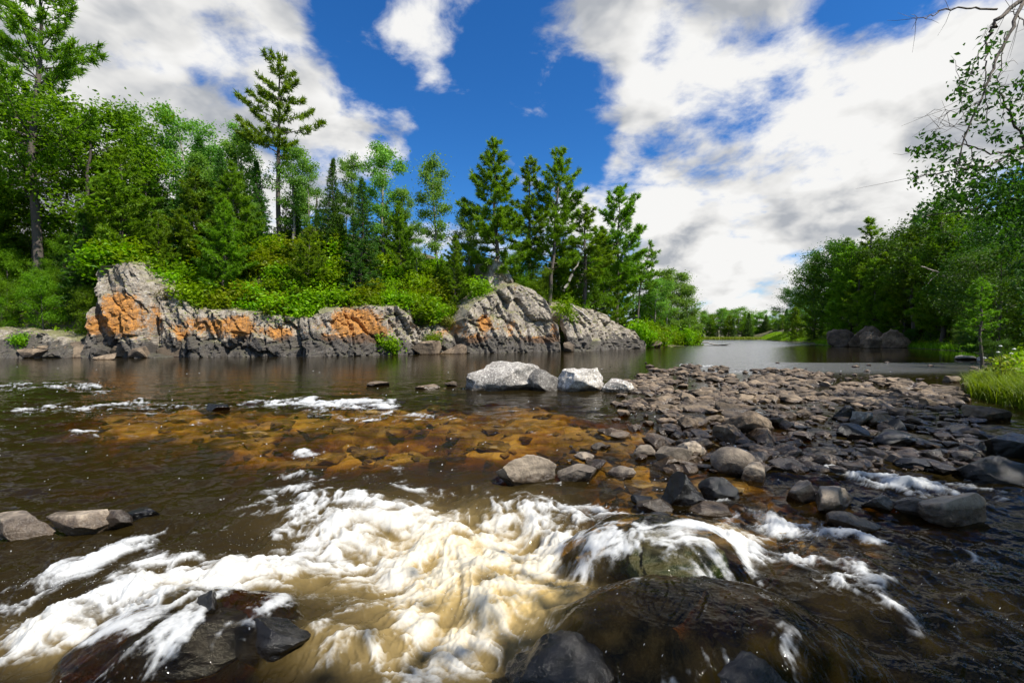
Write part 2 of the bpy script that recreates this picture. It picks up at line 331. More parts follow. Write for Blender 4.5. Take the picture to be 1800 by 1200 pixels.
FOAM = [(330,1075,120,50,.4),(230,1120,80,40,.4),(560,930,200,60,.2),(800,960,200,70,.2),(620,905,150,55,.55),(515,860,60,36,.42),(760,900,150,50,.55),(900,935,120,36,.62),(1010,915,90,22,.72),(640,965,220,55,.66),(420,1003,190,42,.78),(300,1040,110,40,.8),(150,1095,140,60,.85),(40,1150,110,50,.9),
        (850,1000,150,70,.9),(790,1080,150,70,.88),(800,1160,170,60,.74),(600,1150,130,50,.5),(1000,985,55,40,.95),(380,1060,60,30,.6),(250,1150,90,50,.45),(1130,1010,110,18,.7),(1240,985,70,18,.7)]
STROKE = [([(1330,915),(1450,935)],9,.5),([(1420,1010),(1560,1050)],9,.5),([(1250,1040),(1400,1070)],8,.45),([(1560,960),(1700,1000)],8,.45),([(1300,1120),(1480,1190)],8,.4),([(0,1062),(120,1012),(290,942)],15,.6),([(0,1035),(240,960)],8,.4),([(0,682),(90,680),(170,684)],6,.75),([(30,719),(150,716),(240,710)],6,.7),([(270,722),(330,716),(390,712)],5,.6),([(440,709),(560,712),(690,708)],5,.7),([(545,708),(680,716)],5,.6),
          ([(490,706),(540,702)],4,.5),([(560,730),(720,742)],5,.45),([(110,762),(170,764)],4,.5),([(340,745),(380,752)],6,.5),([(480,800),(640,790)],9,.4),([(520,830),(700,820)],12,.35),([(1380,790),(1480,830)],7,.6),([(1500,832),(1640,862),(1740,872)],9,.72),([(1560,850),(1700,845)],7,.5),
          ([(1310,972),(1180,1008),(1080,1012)],14,.6),([(1215,942),(1310,975)],8,.6),([(1040,905),(1140,900),(1200,890),(1270,880)],9,.8),([(1270,768),(1330,800)],6,.6),([(1480,1060),(1620,1125)],8,.45),([(1390,930),(1500,960)],9,.5),([(1200,640),(1330,655)],2.5,.6),([(880,845),(980,850)],5,.6),([(1300,930),(1420,948)],7,.5),
          ([(900,885),(1050,895)],9,.5),([(1240,1090),(1330,1140)],6,.35),([(1340,1000),(1480,1010)],8,.4),([(1600,940),(1760,990)],6,.3),([(680,728),(800,735)],4,.4),([(930,760),(1090,770)],3,.25),([(700,850),(900,870)],10,.4)]
Fd = blobs(px, py, FOAM)
def seg(px, py, pl, r):
    dm = np.full(px.shape, 1e9)
    for (x1, y1), (x2, y2) in zip(pl[:-1], pl[1:]):
        t = np.clip(((px-x1)*(x2-x1)+(py-y1)*(y2-y1))/((x2-x1)**2+(y2-y1)**2), 0, 1)
        dm = np.minimum(dm, ((px-x1-t*(x2-x1))/3.)**2+(py-y1-t*(y2-y1))**2)
    return np.exp(-dm/r**2)
for pl, r, a in STROKE: Fd = Fd+(1.1*a if pl[0][1] < 780 else a)*seg(px, py, pl, r*(2.1 if pl[0][0] > 1200 else 1.6 if pl[0][1] < 780 else 1.))
Fd = np.clip(Fd, 0, 1.15)*nearw
# flow lines: streaks follow the current (line integral convolution on a ground raster)
FL = [(300,700,200,702),(600,720,480,722),(900,760,800,775),(500,800,420,830),(700,880,560,920),(450,960,300,1000),(150,1000,0,1060),(250,1080,120,1130),(60,1130,0,1160),(800,880,720,900),(950,900,870,930),(1100,900,980,925),(1180,890,1120,900),(850,1000,800,1080),(750,1050,690,1120),
      (850,1100,850,1180),(600,1100,560,1160),(400,1080,420,1180),(1100,960,1070,1010),(1200,970,1130,1020),(1280,960,1180,1010),(1050,1050,950,1080),(1200,1050,1300,1090),(1400,1080,1520,1150),(1600,1000,1750,1060),(1500,900,1650,930),(1400,800,1560,850),(1600,850,1740,880),(1250,780,1330,820),(1700,760,1800,790),(1000,820,930,850)]
CE = .02; x0, x1, y0, y1 = -9., 11., 2.4, 15.
gx, gy = np.meshgrid(np.arange(x0, x1, CE), np.arange(y0, y1, CE)); nh, nw = gx.shape
cgx, cgy = gx[::8, ::8], gy[::8, ::8]; ux = cgx*0; uy = cgx*0; wsum = cgx*0
for a, b, c, e in FL:
    A, B = ground(a, b), ground(c, e); v = np.array([B[0]-A[0], B[1]-A[1]]); v /= np.linalg.norm(v)
    w = 1/(.15+(cgx-A[0])**2+(cgy-A[1])**2)**1.6; ux += w*v[0]; uy += w*v[1]; wsum += w
ux /= wsum; uy /= wsum
sw = (fbm(cgx*1.6, cgy*1.6, 51, 3)-.5)*3.4                                     # eddies
ca, sa = np.cos(sw), np.sin(sw); ux, uy = ux*ca-uy*sa, ux*sa+uy*ca
q = np.sqrt(ux**2+uy**2)+1e-6; ux = np.kron(ux/q, np.ones((8, 8)))[:nh, :nw]; uy = np.kron(uy/q, np.ones((8, 8)))[:nh, :nw]
src = RS.rand(nh, nw).astype(np.float32)*.45+.9*fbm(gx*6.5, gy*6.5, 61, 3).astype(np.float32)
acc = src.copy(); cnt = 1
for sgn in (-1, 1):
    fx, fy = np.meshgrid(np.arange(nw, dtype=np.float32), np.arange(nh, dtype=np.float32))
    for k in range(16):
        i = np.clip(fy.astype(np.int32), 0, nh-1); j = np.clip(fx.astype(np.int32), 0, nw-1)
        fx = fx+sgn*1.25*ux[i, j]; fy = fy+sgn*1.25*uy[i, j]
        acc += src[np.clip(fy.astype(np.int32), 0, nh-1), np.clip(fx.astype(np.int32), 0, nw-1)]; cnt += 1
lic = acc/cnt; lic = np.clip((lic-lic.mean())/(lic.std()*4)+.5, 0, 1)
ii = (Yw-y0)/CE; jj = (Xw-x0)/CE; ins = (ii > 1) & (ii < nh-2) & (jj > 1) & (jj < nw-2)
i0 = np.clip(ii.astype(int), 0, nh-2); j0 = np.clip(jj.astype(int), 0, nw-2); fi, fj = np.clip(ii-i0, 0, 1), np.clip(jj-j0, 0, 1)
lv = lic[i0, j0]*(1-fi)*(1-fj)+lic[i0+1, j0]*fi*(1-fj)+lic[i0, j0+1]*(1-fi)*fj+lic[i0+1, j0+1]*fi*fj
far_l = np.clip((fbm(Xw*2., Yw*5.5, 71, 5, .65)-.5)*2.6+.5, 0, 1)
lv = np.where(ins, lv, far_l)
big = fbm(Xw*1.3, Yw*1.3, 75, 4)
e1, e2 = (fbm(Xw*.9, Yw*.9, 55)-.5)*1.1, (fbm(Xw*.9+40, Yw*.9, 56)-.5)*1.1                      # eddies that fold the foam
rdg = lambda k, sd: 1-np.abs(2*fbm((Xw+e1)*k, (Yw+e2)*k*1.15, sd, 3, .55)-1)*2.6
net = np.clip(.42*rdg(1.7, 57)+.34*rdg(4.2, 58)+.24*rdg(9.5, 59), 0, 1)
foamv = sst((lv-.5)*.75+(net-.55)*1.1+(big-.5)*1.2+(Fd-.60)*1.05, -.52, 1.02)*sst(Fd, .04, .35)
fl = RS.rand(NR, NC); glints = (fbm(Xw*1.7, Yw*1.7, 77, 3) > .53) & (fl > .997) & (Yw < 30)            # sun glints painted in as small white foam flecks
foamv = np.maximum(foamv, np.where(glints, .75, 0)*nearw)
aerv = np.clip(blobs(px, py, [(860,1010,140,80,1.25),(800,1110,150,80,.75),(720,940,170,50,.55),(430,1030,120,36,.22),(300,1050,80,40,.25),(560,1010,120,30,.3),(960,1080,60,30,.5),(1180,1010,110,16,.4),(100,1140,150,50,.3),(620,1150,120,40,.35),(1290,955,60,20,.3)]), 0, 1)*nearw
aerv = np.clip(aerv*(.2+.7*big+.4*lv+.3*net), 0, .92)
rough_w = np.clip(sst(-Yw, -26, -9)*.8+.2, 0, 1)
wave = ((fbm(Xw*1.1, Yw*1.9, 81, 4)-.5)*.10+(fbm(Xw*3.2, Yw*5., 82, 3)-.5)*.035)*sst(-Yw, -30, -8)
Zw = L0+nearw*(hump+wave*1.2+Fd*(lv-.5)*.04+Fd*(big-.5)*.3+Fd*(net-.5)*.055+(lv-.5)*.035*sst(-Yw, -9, -5))
def rbox(x0, x1, yt, yb, dr, sink):
    X, Y, z = ground((x0+x1)/2, yb); w = (x1-x0)/FPX*Y*1.04; dpt = w*dr; Yc = Y+dpt*.32; hh = max(zat(yt, Y+dpt*.3)-z, .06); H = hh*(1+sink)
    return ((x0+x1)/2-900)/FPX*Yc, Yc, z-hh*sink+H/2, w, dpt, H
film = Zw*0
for bx, fo in ((rbox(1030,1310,938,1030,.75,.45), .12), (rbox(180,480,1090,1190,.8,.45), .72), (rbox(930,1480,1075,1230,.55,.45), .06)):   # water films sliding over sunken rocks
    wq = 1+(fbm(Xw*1.5, Yw*1.5, 44)-.5)*.9
    q = 1-(((Xw-bx[0])/(bx[3]*.58))**2+((Yw-bx[1])/(bx[4]*.62))**2)*wq; dome = bx[2]-bx[5]*.19+bx[5]*.69*sst(q, -.35, .9)
    up = np.maximum(dome+.04+(lv-.5)*.03-Zw, 0)*nearw*sst(q, -.35, 0); Zw = Zw+up; film = np.maximum(film, sst(up, 0, .06)*(fo > .1))
    foamv = np.maximum(foamv, sst(q, -.2, .2)*.8*sst((lv-.5)*1.9+(net-.5)*.7+(big-.5)*1.2+fo-.6, -.5, .9))
depw = np.where(Yw > 1, bed_depth(Xw, Yw, px, py), .6)
aerv = aerv*(1-.75*film); clear = np.maximum(np.exp(-depw*1.9), film*.93)
barr = np.where((Yw > 8) & (Yw < 40), bar_mask(Xw, Yw), 0); Zw = Zw*(1-barr)+barr*np.minimum(Zw, -.004)
calm = sst(py, 612, 603)+sst(py, 636, 638); openw = sst(px, 1130, 1230)*sst(Yw, 20, 26)
ripv = np.clip(.30+.7*sst(-Yw, -30, -6), 0, 1)*(1-openw)+openw*(2.4*np.clip(calm+sst(-px, -1440, -1330), 0, 1)+.12)
obj('river_water', mesh('river_water', np.stack([Xw, Yw, Zw], -1).reshape(-1, 3), gridfaces(NR, NC), M['water'],
    {'foam': foamv, 'aerated': aerv, 'clear': clear, 'ripple': ripv}), kind='structure')

# ------------------------------------------------------------------ cliffs
LICH = [(230,545,90,60,.34),(430,580,150,28,.36),(640,570,100,34,.38),(880,580,90,40,.26),(212,560,30,32,1.0),(160,575,14,18,.7),(210,528,20,12,.5),(275,565,8,30,.45),(318,590,10,12,.6),(380,572,55,16,.5),(425,575,14,22,.6),(492,588,18,12,.8),(630,572,30,26,1.1),(660,590,18,14,.7),(575,594,18,6,.6),(600,560,14,18,.4),(735,560,10,20,.4),(800,575,22,14,.45),(852,568,12,14,.9),(835,596,22,7,.8),(955,597,34,6,1.0),(900,580,16,12,.3),(974,580,8,16,.5),(905,505,8,12,.4),(1045,575,10,16,.3),(770,590,14,14,.4)]
def cliff(name, prof, label, slope=.28, amp=1., seed=0, dY=0., res=.16, zbase=-.6):
    p0, p1 = prof[0][0], prof[-1][0]; Ym = CAMH*FPX/(itp((p0+p1)/2, SH)-HOR)
    n = int((p1-p0)/FPX*Ym/res); u = np.linspace(0, 1, n); pxu = p0+(p1-p0)*u
    Yb = CAMH*FPX/(itp(pxu, SH)-HOR)+dY; Xb = (pxu-900)/FPX*Yb
    zt = zat(itp(pxu, prof), Yb+1.5); nf = int((zt.max()+1)/res); nc = 14
    vf = np.concatenate([np.linspace(0, 1, nf), 1+np.linspace(0, 1, nc+1)[1:]])
    end = np.clip(np.minimum(u, 1-u)/.07, 0, 1); inn = (1-end)**2*2.6
    tx, ty = np.gradient(Xb), np.gradient(Yb); L = np.sqrt(tx**2+ty**2); nx, ny = ty/L, -tx/L         # outward, to the river
    s = np.cumsum(L); S, V = np.meshgrid(s, vf); vfc = np.minimum(V, 1); cap = np.maximum(V-1, 0)
    Hh = (zt[None]-zbase)*vfc+zbase+cap*1.2
    ca, sa = math.cos(math.radians(24)), math.sin(math.radians(24)); q1 = S*ca+Hh*sa; q2 = -S*sa+Hh*ca     # joints dip down to the right
    dsp = 0
    for k, (sa_, sb_, am) in enumerate([(3.4, 7.5, 1.0), (1.2, 3.2, .52), (.45, 1.1, .2)]):
        wx = (fbm(q1*.5, q2*.5, seed+k)-.5)*1.2
        f1, f2, cx, cy_, ox, oy = vor(q1/sa_+wx*.3, q2/sb_+wx*.2, seed+11*k)
        dsp = dsp+am*((_h(cx, cy_, seed+3)-.5)*1.3+ox*(_h(cx, cy_, seed+4)-.5)*1.8+oy*(_h(cx, cy_, seed+6)-.5)*1.4)-am*.5*sst(f1-f2, -.10, 0)
    dsp = (dsp+(fbm(S*1.6, Hh*1.6, seed+9, 5, .6)-.5)*.35)*amp
    back = slope*(zt[None]+.6)*vfc**1.3+cap*5.+inn[None]*(1+.6*vfc)
    o = dsp*(1-.5*cap)-back+.9
    X = Xb[None]+nx[None]*o; Y = Yb[None]+ny[None]*o; Z = Hh+(fbm(S*.9, Hh*.9+cap*4, seed+20)-.5)*.5*vfc-cap*np.where(end[None] < 1, (1-end[None])*2, 0)
    pp, qq = proj(X, Y, Z)
    return obj(name, mesh(name, np.stack([X, Y, Z], -1).reshape(-1, 3), gridfaces(len(vf), n), M['cliff'], {'lichen': np.clip(blobs(pp, qq, LICH), 0, 1)}, smooth=False), label=label, cat='cliff', group='rock faces along the far shore')
cliff('rock_cliff', [(-140,590),(-60,582),(0,580),(60,586),(100,592),(150,602)], 'low broken brown rock bank in shade at the edge of the dark wood', .6, .8, 5)
cliff('rock_cliff', [(146,575),(153,500),(165,474),(190,466),(222,466),(245,488),(280,508),(312,530),(345,560)], 'tall rock outcrop with the big square orange lichen patch', .26, 1., 15, 0.)
cliff('rock_cliff', [(318,560),(335,545),(400,548),(480,556),(540,562),(575,548),(650,540),(725,540),(742,560),(752,590)], 'long low grey cliff wall striped with orange lichen above a black waterline', .25, .9, 25)
cliff('rock_cliff', [(735,590),(760,572),(790,560),(815,555),(835,575)], 'small broken rock face in the bushy recess left of the grey dome cliff', .5, .9, 35, .8)
cliff('rock_cliff', [(812,575),(826,548),(845,530),(870,520),(900,506),(930,502),(950,510),(968,535),(980,570),(990,596)], 'big domed grey cliff with an orange strip just above the water', .26, .85, 45, -1.)
cliff('rock_cliff', [(853,530),(860,480),(868,462),(880,458),(892,466),(902,490),(910,520)], 'grey rock pillar standing on top of the domed cliff below the twin pine', .12, .5, 55, 3.2, .14, 4.)
cliff('rock_cliff', [(996,580),(1003,552),(1030,540),(1060,545),(1085,556),(1110,578),(1140,604)], 'grass-topped grey cliff sloping down to the bushy point', .35, .8, 65, -.5)

# ------------------------------------------------------------------ rocks
def ico(sub):
    import bmesh
    b = bmesh.new(); bmesh.ops.create_icosphere(b, subdivisions=sub, radius=1); V = np.array([v.co[:] for v in b.verts]); F = np.array([[v.index for v in f.verts] for f in b.faces]); b.free(); return V, F
ICO = {k: ico(k) for k in (1, 2, 3, 5)}
def rockmesh(seed, sub=3, cuts=11, mt=None, rough=.06, rnd=.72):
    r = np.random.RandomState(seed); V, F = ICO[sub]; V = V.copy()
    for _ in range(cuts):
        nrm = r.normal(size=3); nrm /= np.linalg.norm(nrm); dd = r.uniform(rnd-.22, rnd+.1)
        V -= np.maximum(V@nrm-dd, 0)[:, None]*nrm
    for k, (fr, am) in enumerate(((2.2, rough*2), (6, rough), (15, rough*.45))):
        o = (fbm(V[:, 0]*fr+seed, V[:, 1]*fr+V[:, 2]*fr*.7, seed+k, 2)-.5)+(fbm(V[:, 2]*fr-seed, V[:, 0]*fr*.6-V[:, 1]*fr*.5, seed+k+7, 2)-.5)
        V = V*(1+o[:, None]*am)
    V -= (V.max(0)+V.min(0))/2; V /= (V.max(0)-V.min(0))
    return mesh('rock', V, F, mt, smooth=sub > 4)
def rock(x0, x1, yt, yb, label, mt='stone', seed=None, dr=.7, cuts=11, rz=None, tilt=0, name='boulder', group=None, rough=.06, rnd=.72, sink=.45, sub=5):
    X, Y, z = ground((x0+x1)/2, yb); w = (x1-x0)/FPX*Y*1.04; dpt = w*dr
    Yc = Y+dpt*.32; X = ((x0+x1)/2-900)/FPX*Yc; top = zat(yt, Y+dpt*.3); hh = max(top-z, .06); H = hh*(1+sink)
    me = rockmesh(seed or int(x0*7+yt), sub, cuts, M['low_stone' if (mt == 'stone' and z < -.1) else mt], rough, rnd)
    o = obj(name, me, loc=(X, Yc, z-hh*sink+H/2), label=label, cat='rock', group=group)
    o.scale = (w, dpt, H); o.rotation_euler = (0, tilt, rz or 0); return o
R = rock
R(815,958,634,686,'long pale speckled boulder, largest of the white-topped rocks in midstream','pale',3,.5,6,tilt=-.10,rough=.10,rnd=.86)
R(925,984,648,686,'upright pale block split from the end of the long midstream boulder','pale',12,.7,9)
R(980,1062,646,688,'domed white-topped boulder next to the long one in midstream','pale',21,.7,8,rough=.1)
R(1056,1114,665,689,'low rounded pale boulder where the midstream row meets the stone bar','pale',33,.7,7)
R(782,804,669,679,'small grey stone just left of the long pale boulder',name='stone')
R(645,683,670,679,'flat grey stone standing alone in the far calm water','stone',name='stone')
R(730,774,675,683,'flattest of the low stones left of the long pale boulder',name='stone')
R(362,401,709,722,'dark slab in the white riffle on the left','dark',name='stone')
R(872,978,796,850,'grey pyramid-shaped boulder with a wet foot at the edge of the rapids','stone',41,.7,7,rnd=.6)
R(980,1050,818,848,'low brown boulder beside the grey pyramid-shaped one','stone',43,.7,8)
R(1070,1116,820,839,'flat tan stone in the shallows right of the pyramid-shaped boulder',name='stone')
R(1010,1046,796,809,'small reddish stone awash above the pyramid-shaped boulder',name='stone')
R(1040,1069,778,790,'small dark round stone beyond the reddish one',name='stone')
R(1110,1151,782,799,'thin flat slab left of the upright tan slab',name='stone',dr=.6)
R(1153,1208,775,818,'upright tan slab leaning in the shallows','stone',51,.5,7,tilt=.5,rnd=.6)
R(1193,1240,775,803,'brown boulder behind the leaning tan slab','stone',52)
R(1193,1231,733,758,'angular brown boulder with a dark hollow, left of the loaf-shaped boulder','stone',53)
R(1264,1358,720,764,'large loaf-shaped tan boulder in the middle of the stone field','stone',54,.55,7,tilt=.16)
R(1257,1309,745,777,'dark-fronted block in front of the loaf-shaped boulder','stone',55,.7,8)
R(1250,1335,787,834,'smooth olive-tan oval boulder below the loaf-shaped one','stone',58,.6,4,tilt=.25,rough=.03,rnd=.9)
R(1300,1350,812,846,'knobbly brown rock pressed against the smooth oval boulder','stone',59,rough=.09)
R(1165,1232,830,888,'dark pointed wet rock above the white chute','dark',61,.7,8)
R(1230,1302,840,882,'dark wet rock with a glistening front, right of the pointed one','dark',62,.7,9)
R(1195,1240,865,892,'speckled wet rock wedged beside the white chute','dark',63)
R(1428,1512,856,902,'wedge-shaped brown boulder with a black shaded side','stone',64,.7,6,rnd=.58)
R(1385,1432,845,882,'grey block just left of the wedge-shaped boulder','stone',65)
R(1520,1572,873,899,'rounded brown boulder between the wedge-shaped and the long one','stone',66)
R(1578,1642,876,907,'brown boulder touching the end of the long boulder','stone',67)
R(1622,1733,870,921,'long log-shaped brown boulder on the right of the rapids','stone',68,.45,6,tilt=-.12)
R(1455,1546,902,937,'flat cracked pair-like slab in front of the wedge-shaped boulder','stone',69,.6,9)
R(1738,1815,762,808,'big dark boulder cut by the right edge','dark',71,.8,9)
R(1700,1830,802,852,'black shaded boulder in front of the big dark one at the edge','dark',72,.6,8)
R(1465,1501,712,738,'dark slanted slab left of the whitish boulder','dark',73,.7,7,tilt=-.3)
R(1492,1531,720,747,'whitish boulder among dark stones on the right','pale',74,.7,8,tilt=.3)
R(1522,1571,726,747,'tan rounded boulder right of the whitish one','stone',75)
R(1530,1608,757,786,'dark mound-shaped boulder in the shaded channel','dark',76,.7,7)
R(1470,1526,744,771,'dark rounded boulder left of the dark mound-shaped one','dark',77)
R(1560,1600,736,760,'dark stone behind the dark mound-shaped boulder','dark',78)
R(1680,1726,793,812,'tan loaf of stone alone in the dark channel','stone',79)
R(1420,1487,786,803,'flat orange-brown wet slab','stone',80,.6)
R(1582,1648,806,826,'long low black stone in the dark channel','dark',81)
R(-20,92,906,950,'leftmost rock of the ledge at the left edge','low_stone',82,.5,10,rnd=.6)
R(84,190,900,945,'middle tan rock of the ledge at the left edge','low_stone',83,.45,9,tilt=-.1,rnd=.6)
R(165,234,895,932,'tilted end rock of the ledge at the left edge','low_stone',84,.5,9,tilt=-.15,rnd=.6)
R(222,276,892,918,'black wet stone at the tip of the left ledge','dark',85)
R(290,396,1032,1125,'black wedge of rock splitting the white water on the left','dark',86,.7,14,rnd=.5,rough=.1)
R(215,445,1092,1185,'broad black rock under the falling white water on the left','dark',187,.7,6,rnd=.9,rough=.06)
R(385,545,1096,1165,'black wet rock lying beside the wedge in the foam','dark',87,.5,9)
R(1060,1280,938,1028,'mossy green hump of rock under a film of running water','mossrock',88,.7,5,rnd=.9,rough=.08)
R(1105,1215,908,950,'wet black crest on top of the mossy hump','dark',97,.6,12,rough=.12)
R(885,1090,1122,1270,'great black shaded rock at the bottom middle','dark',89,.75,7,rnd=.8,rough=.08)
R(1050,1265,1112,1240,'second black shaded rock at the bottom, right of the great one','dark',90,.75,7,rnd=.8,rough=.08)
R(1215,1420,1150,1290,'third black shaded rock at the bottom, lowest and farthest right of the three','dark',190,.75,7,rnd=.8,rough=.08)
R(1118,1182,876,903,'brown wet stone in the white chute','stone',91)
R(1208,1292,884,908,'flat orange-brown stone above the mossy hump','stone',92)
R(1680,1716,624,632,'pale flat rock off the shaded right bank','pale',93,name='stone')
R(1720,1748,625,636,'second pale flat rock closer to the shaded right bank','pale',94,name='stone')
R(1690,1762,712,738,'brown rock half buried in the bright grass','stone',95)
R(1660,1690,660,672,'grey rock at the upstream edge of the bright grass','stone',96,name='stone')
R(1110,1150,873,886,'small wet stone at the left of the chute','dark',98,name='stone')
for i, (a, b, c, e) in enumerate([(60,140,604,628),(120,200,600,628),(190,235,604,628),(226,262,608,629),(285,345,604,627),(330,372,610,627),(700,735,604,623),(725,775,598,623),(770,820,604,622),(1135,1165,598,611),(990,1010,600,618),(40,90,612,629),(170,205,620,632)]):
    R(a, b, c, e, 'grey rubble block at the foot of the far cliffs', 'stone', 120+i, .7, 10, name='rubble_block', group='rubble along the cliff foot', sub=3, rnd=.6)
for i, Y in enumerate((1.5, 3.4, 5., 6.6, 8.2, 9.6)):
    w = (.9, 1.2, .8, 1.3, 1., 1.1)[i]; o = obj('boulder', rockmesh(700+i, 5, 10, M['stone'], .08, .65), loc=(float(xsh(Y))+.1, Y, float(level(Y))+.1), label='grey-brown boulder along the edge of the near bank, mostly out of view', cat='rock', group='boulders edging the near bank'); o.scale = (w, w*.9, w*.7); o.rotation_euler = (0, 0, i*1.3)
# right-bank outcrop
for a, b, c, e, l in [(1455,1497,578,609,'shaded blue-grey boulder at the waterline of the right bank'),(1500,1556,572,610,'sunlit rounded outcrop boulder on the right bank'),(1545,1592,578,611,'cracked boulder at the end of the right bank outcrop'),(1510,1545,582,612,'pale round boulder set in the right bank outcrop')]:
    R(a, b, c, e, l, 'stone', a, .8, 9, sub=5, rough=.10, rnd=.78)
# stones of the bar
VAR = [rockmesh(300+i, 2, 9, None, .05, .66) for i in range(16)]
for me in VAR: me.materials.append(M['stone'])
pts = []
while len(pts) < 1900:
    a, b = RS.uniform(1000, 1720), RS.uniform(636, 830)
    inb = inpoly(np.array([a]), np.array([b]), BAR)[0]
    if inb and vn(np.array(a*.02), np.array(b*.06), 99) < .42 and RS.rand() < .8: continue
    if not inb and RS.rand() > (.22 if (b > 700 and a > 1150) else .05): continue
    if not inb and (a < 1060 or (a < 1150 and b > 770)) and RS.rand() > .25: continue
    X, Y, z = ground(a, b); s = RS.lognormal(-1.32 if inb else -1.6, .55)*(.72+Y*.014)
    pts.append((s/Y, X, Y, z, min(s, .62 if inb else .8), inb))
pts.sort(key=lambda q: -q[0]*(1.5 if q[5] else 1.))
for i, (_, X, Y, z, s, inb) in enumerate(pts[:290]):
    pq = 900+FPX*X/Y
    lb = ('large' if s > .5 else 'small')+' brown stone '+(('at the pale boulder end' if pq < 1200 else 'in the middle' if pq < 1430 else 'at the grassy end')+' of the stone bar, '+('upstream side' if Y > 17 else 'downstream side') if inb else 'awash in the shallows '+('left of' if pq < 1250 else 'below' if pq < 1500 else 'right of')+' the loaf-shaped boulder')
    o = obj('stone', VAR[i % 16], loc=(X, Y, z+s*.05), label=lb, cat='stone', group=lb+' and its like')
    o.scale = (s*RS.uniform(.8, 1.35), s*RS.uniform(.7, 1.1), s*RS.uniform(.3, .6)); o.rotation_euler = (RS.uniform(-.3, .3), RS.uniform(-.3, .3), RS.uniform(0, 6.28))
F2 = ICO[1][1]; parts = []
sv = [np.array([v.co[:] for v in rockmesh(400+i, 1, 8, None, .05, .7).vertices]) for i in range(16)]
sm = pts[290:]
for k in range(1500):                                                       # finer cobbles filling the bar
    while True:
        a, b = RS.uniform(1040, 1710), RS.uniform(638, 735)
        if inpoly(np.array([a]), np.array([b]), BAR)[0] and vn(np.array(a*.02), np.array(b*.06), 99) > .38: break
    X, Y, z = ground(a, b); s = RS.uniform(.06, .22); sm.append((0, X, Y, z-.02, s, True))
for i, (_, X, Y, z, s, inb) in enumerate(sm):
    V = sv[i % 16]*np.array([s*RS.uniform(.8, 1.4), s, s*RS.uniform(.4, .75)]); th = RS.uniform(0, 6.28); c, e = math.cos(th), math.sin(th)
    parts.append((np.stack([V[:, 0]*c-V[:, 1]*e+X, V[:, 0]*e+V[:, 1]*c+Y, V[:, 2]+z+s*.12], 1), F2))
sub = []
for k in range(1500):
    a, b = RS.uniform(150, 1700), RS.uniform(690, 990); X, Y, z = ground(a, b); dp = float(bed_depth(np.array([X]), np.array([Y]), np.array([a]), np.array([b]))[0])
    if dp > .75: continue
    w = RS.lognormal(-1.5, .5); V = sv[k % 16]*np.array([w*RS.uniform(.9, 1.5), w, w*.5]); th = RS.uniform(0, 6.28); c, e = math.cos(th), math.sin(th)
    sub.append((np.stack([V[:, 0]*c-V[:, 1]*e+X, V[:, 0]*e+V[:, 1]*c+Y, np.minimum(V[:, 2]+z-dp+w*.08, z-.03)], 1), F2))
V, F = join(sub); obj('submerged_cobbles', mesh('submerged_cobbles', V, F, M['sunk'], smooth=False), kind='stuff', label='amber cobbles seen through the shallow water', cat='cobbles')
V, F = join(parts); obj('cobbles', mesh('cobbles', V, F, M['cobble'], smooth=False), kind='stuff', label='small brown cobbles filling the stone bar', cat='cobbles')

# ------------------------------------------------------------------ trees
def unit(v): return v/(np.linalg.norm(v, axis=-1, keepdims=True)+1e-9)
def needles(C, A, n, ln, wd, r, up=.35):
    """n thin triangles round each tuft centre C, leaning along its axis A"""
    N = len(C); D = unit(r.normal(size=(N, n, 3))*.75+A[:, None]*.8+np.array([0, 0, up])); S = unit(np.cross(D, r.normal(size=(N, n, 3))))
    l = ln*r.uniform(.6, 1.2, (N, n, 1)); c = C[:, None]+r.normal(size=(N, n, 3))*ln*.16
    V = np.stack([c-S*wd/2, c+S*wd/2, c+D*l], 2).reshape(-1, 3); F = np.arange(len(V)).reshape(-1, 3)
    tone = np.repeat(np.clip(r.normal(.5, .22, N), 0, 1), n*3)+np.tile(np.array([-.12, -.12, .15]), N*n)
    return V, F, np.clip(tone, 0, 1)
def leaves(C, size, r, upb=.5, tone=None):
    N = len(C); n = unit(r.normal(size=(N, 3))+np.array([0, -.1, upb])); a = unit(np.cross(n, r.normal(size=(N, 3)))); b = np.cross(n, a)
    s = size*r.uniform(.6, 1.25, (N, 1)); f = n*s*.16
    V = np.stack([C-a*s*.5, C-b*s*.3+f, C+a*s*.6, C+b*s*.3+f], 1).reshape(-1, 3)
    t = np.repeat(np.clip((r.uniform(.1, .9, N) if tone is None else tone+r.normal(0, .15, N)), 0, 1), 4)
    return V, np.arange(len(V)).reshape(-1, 4), t
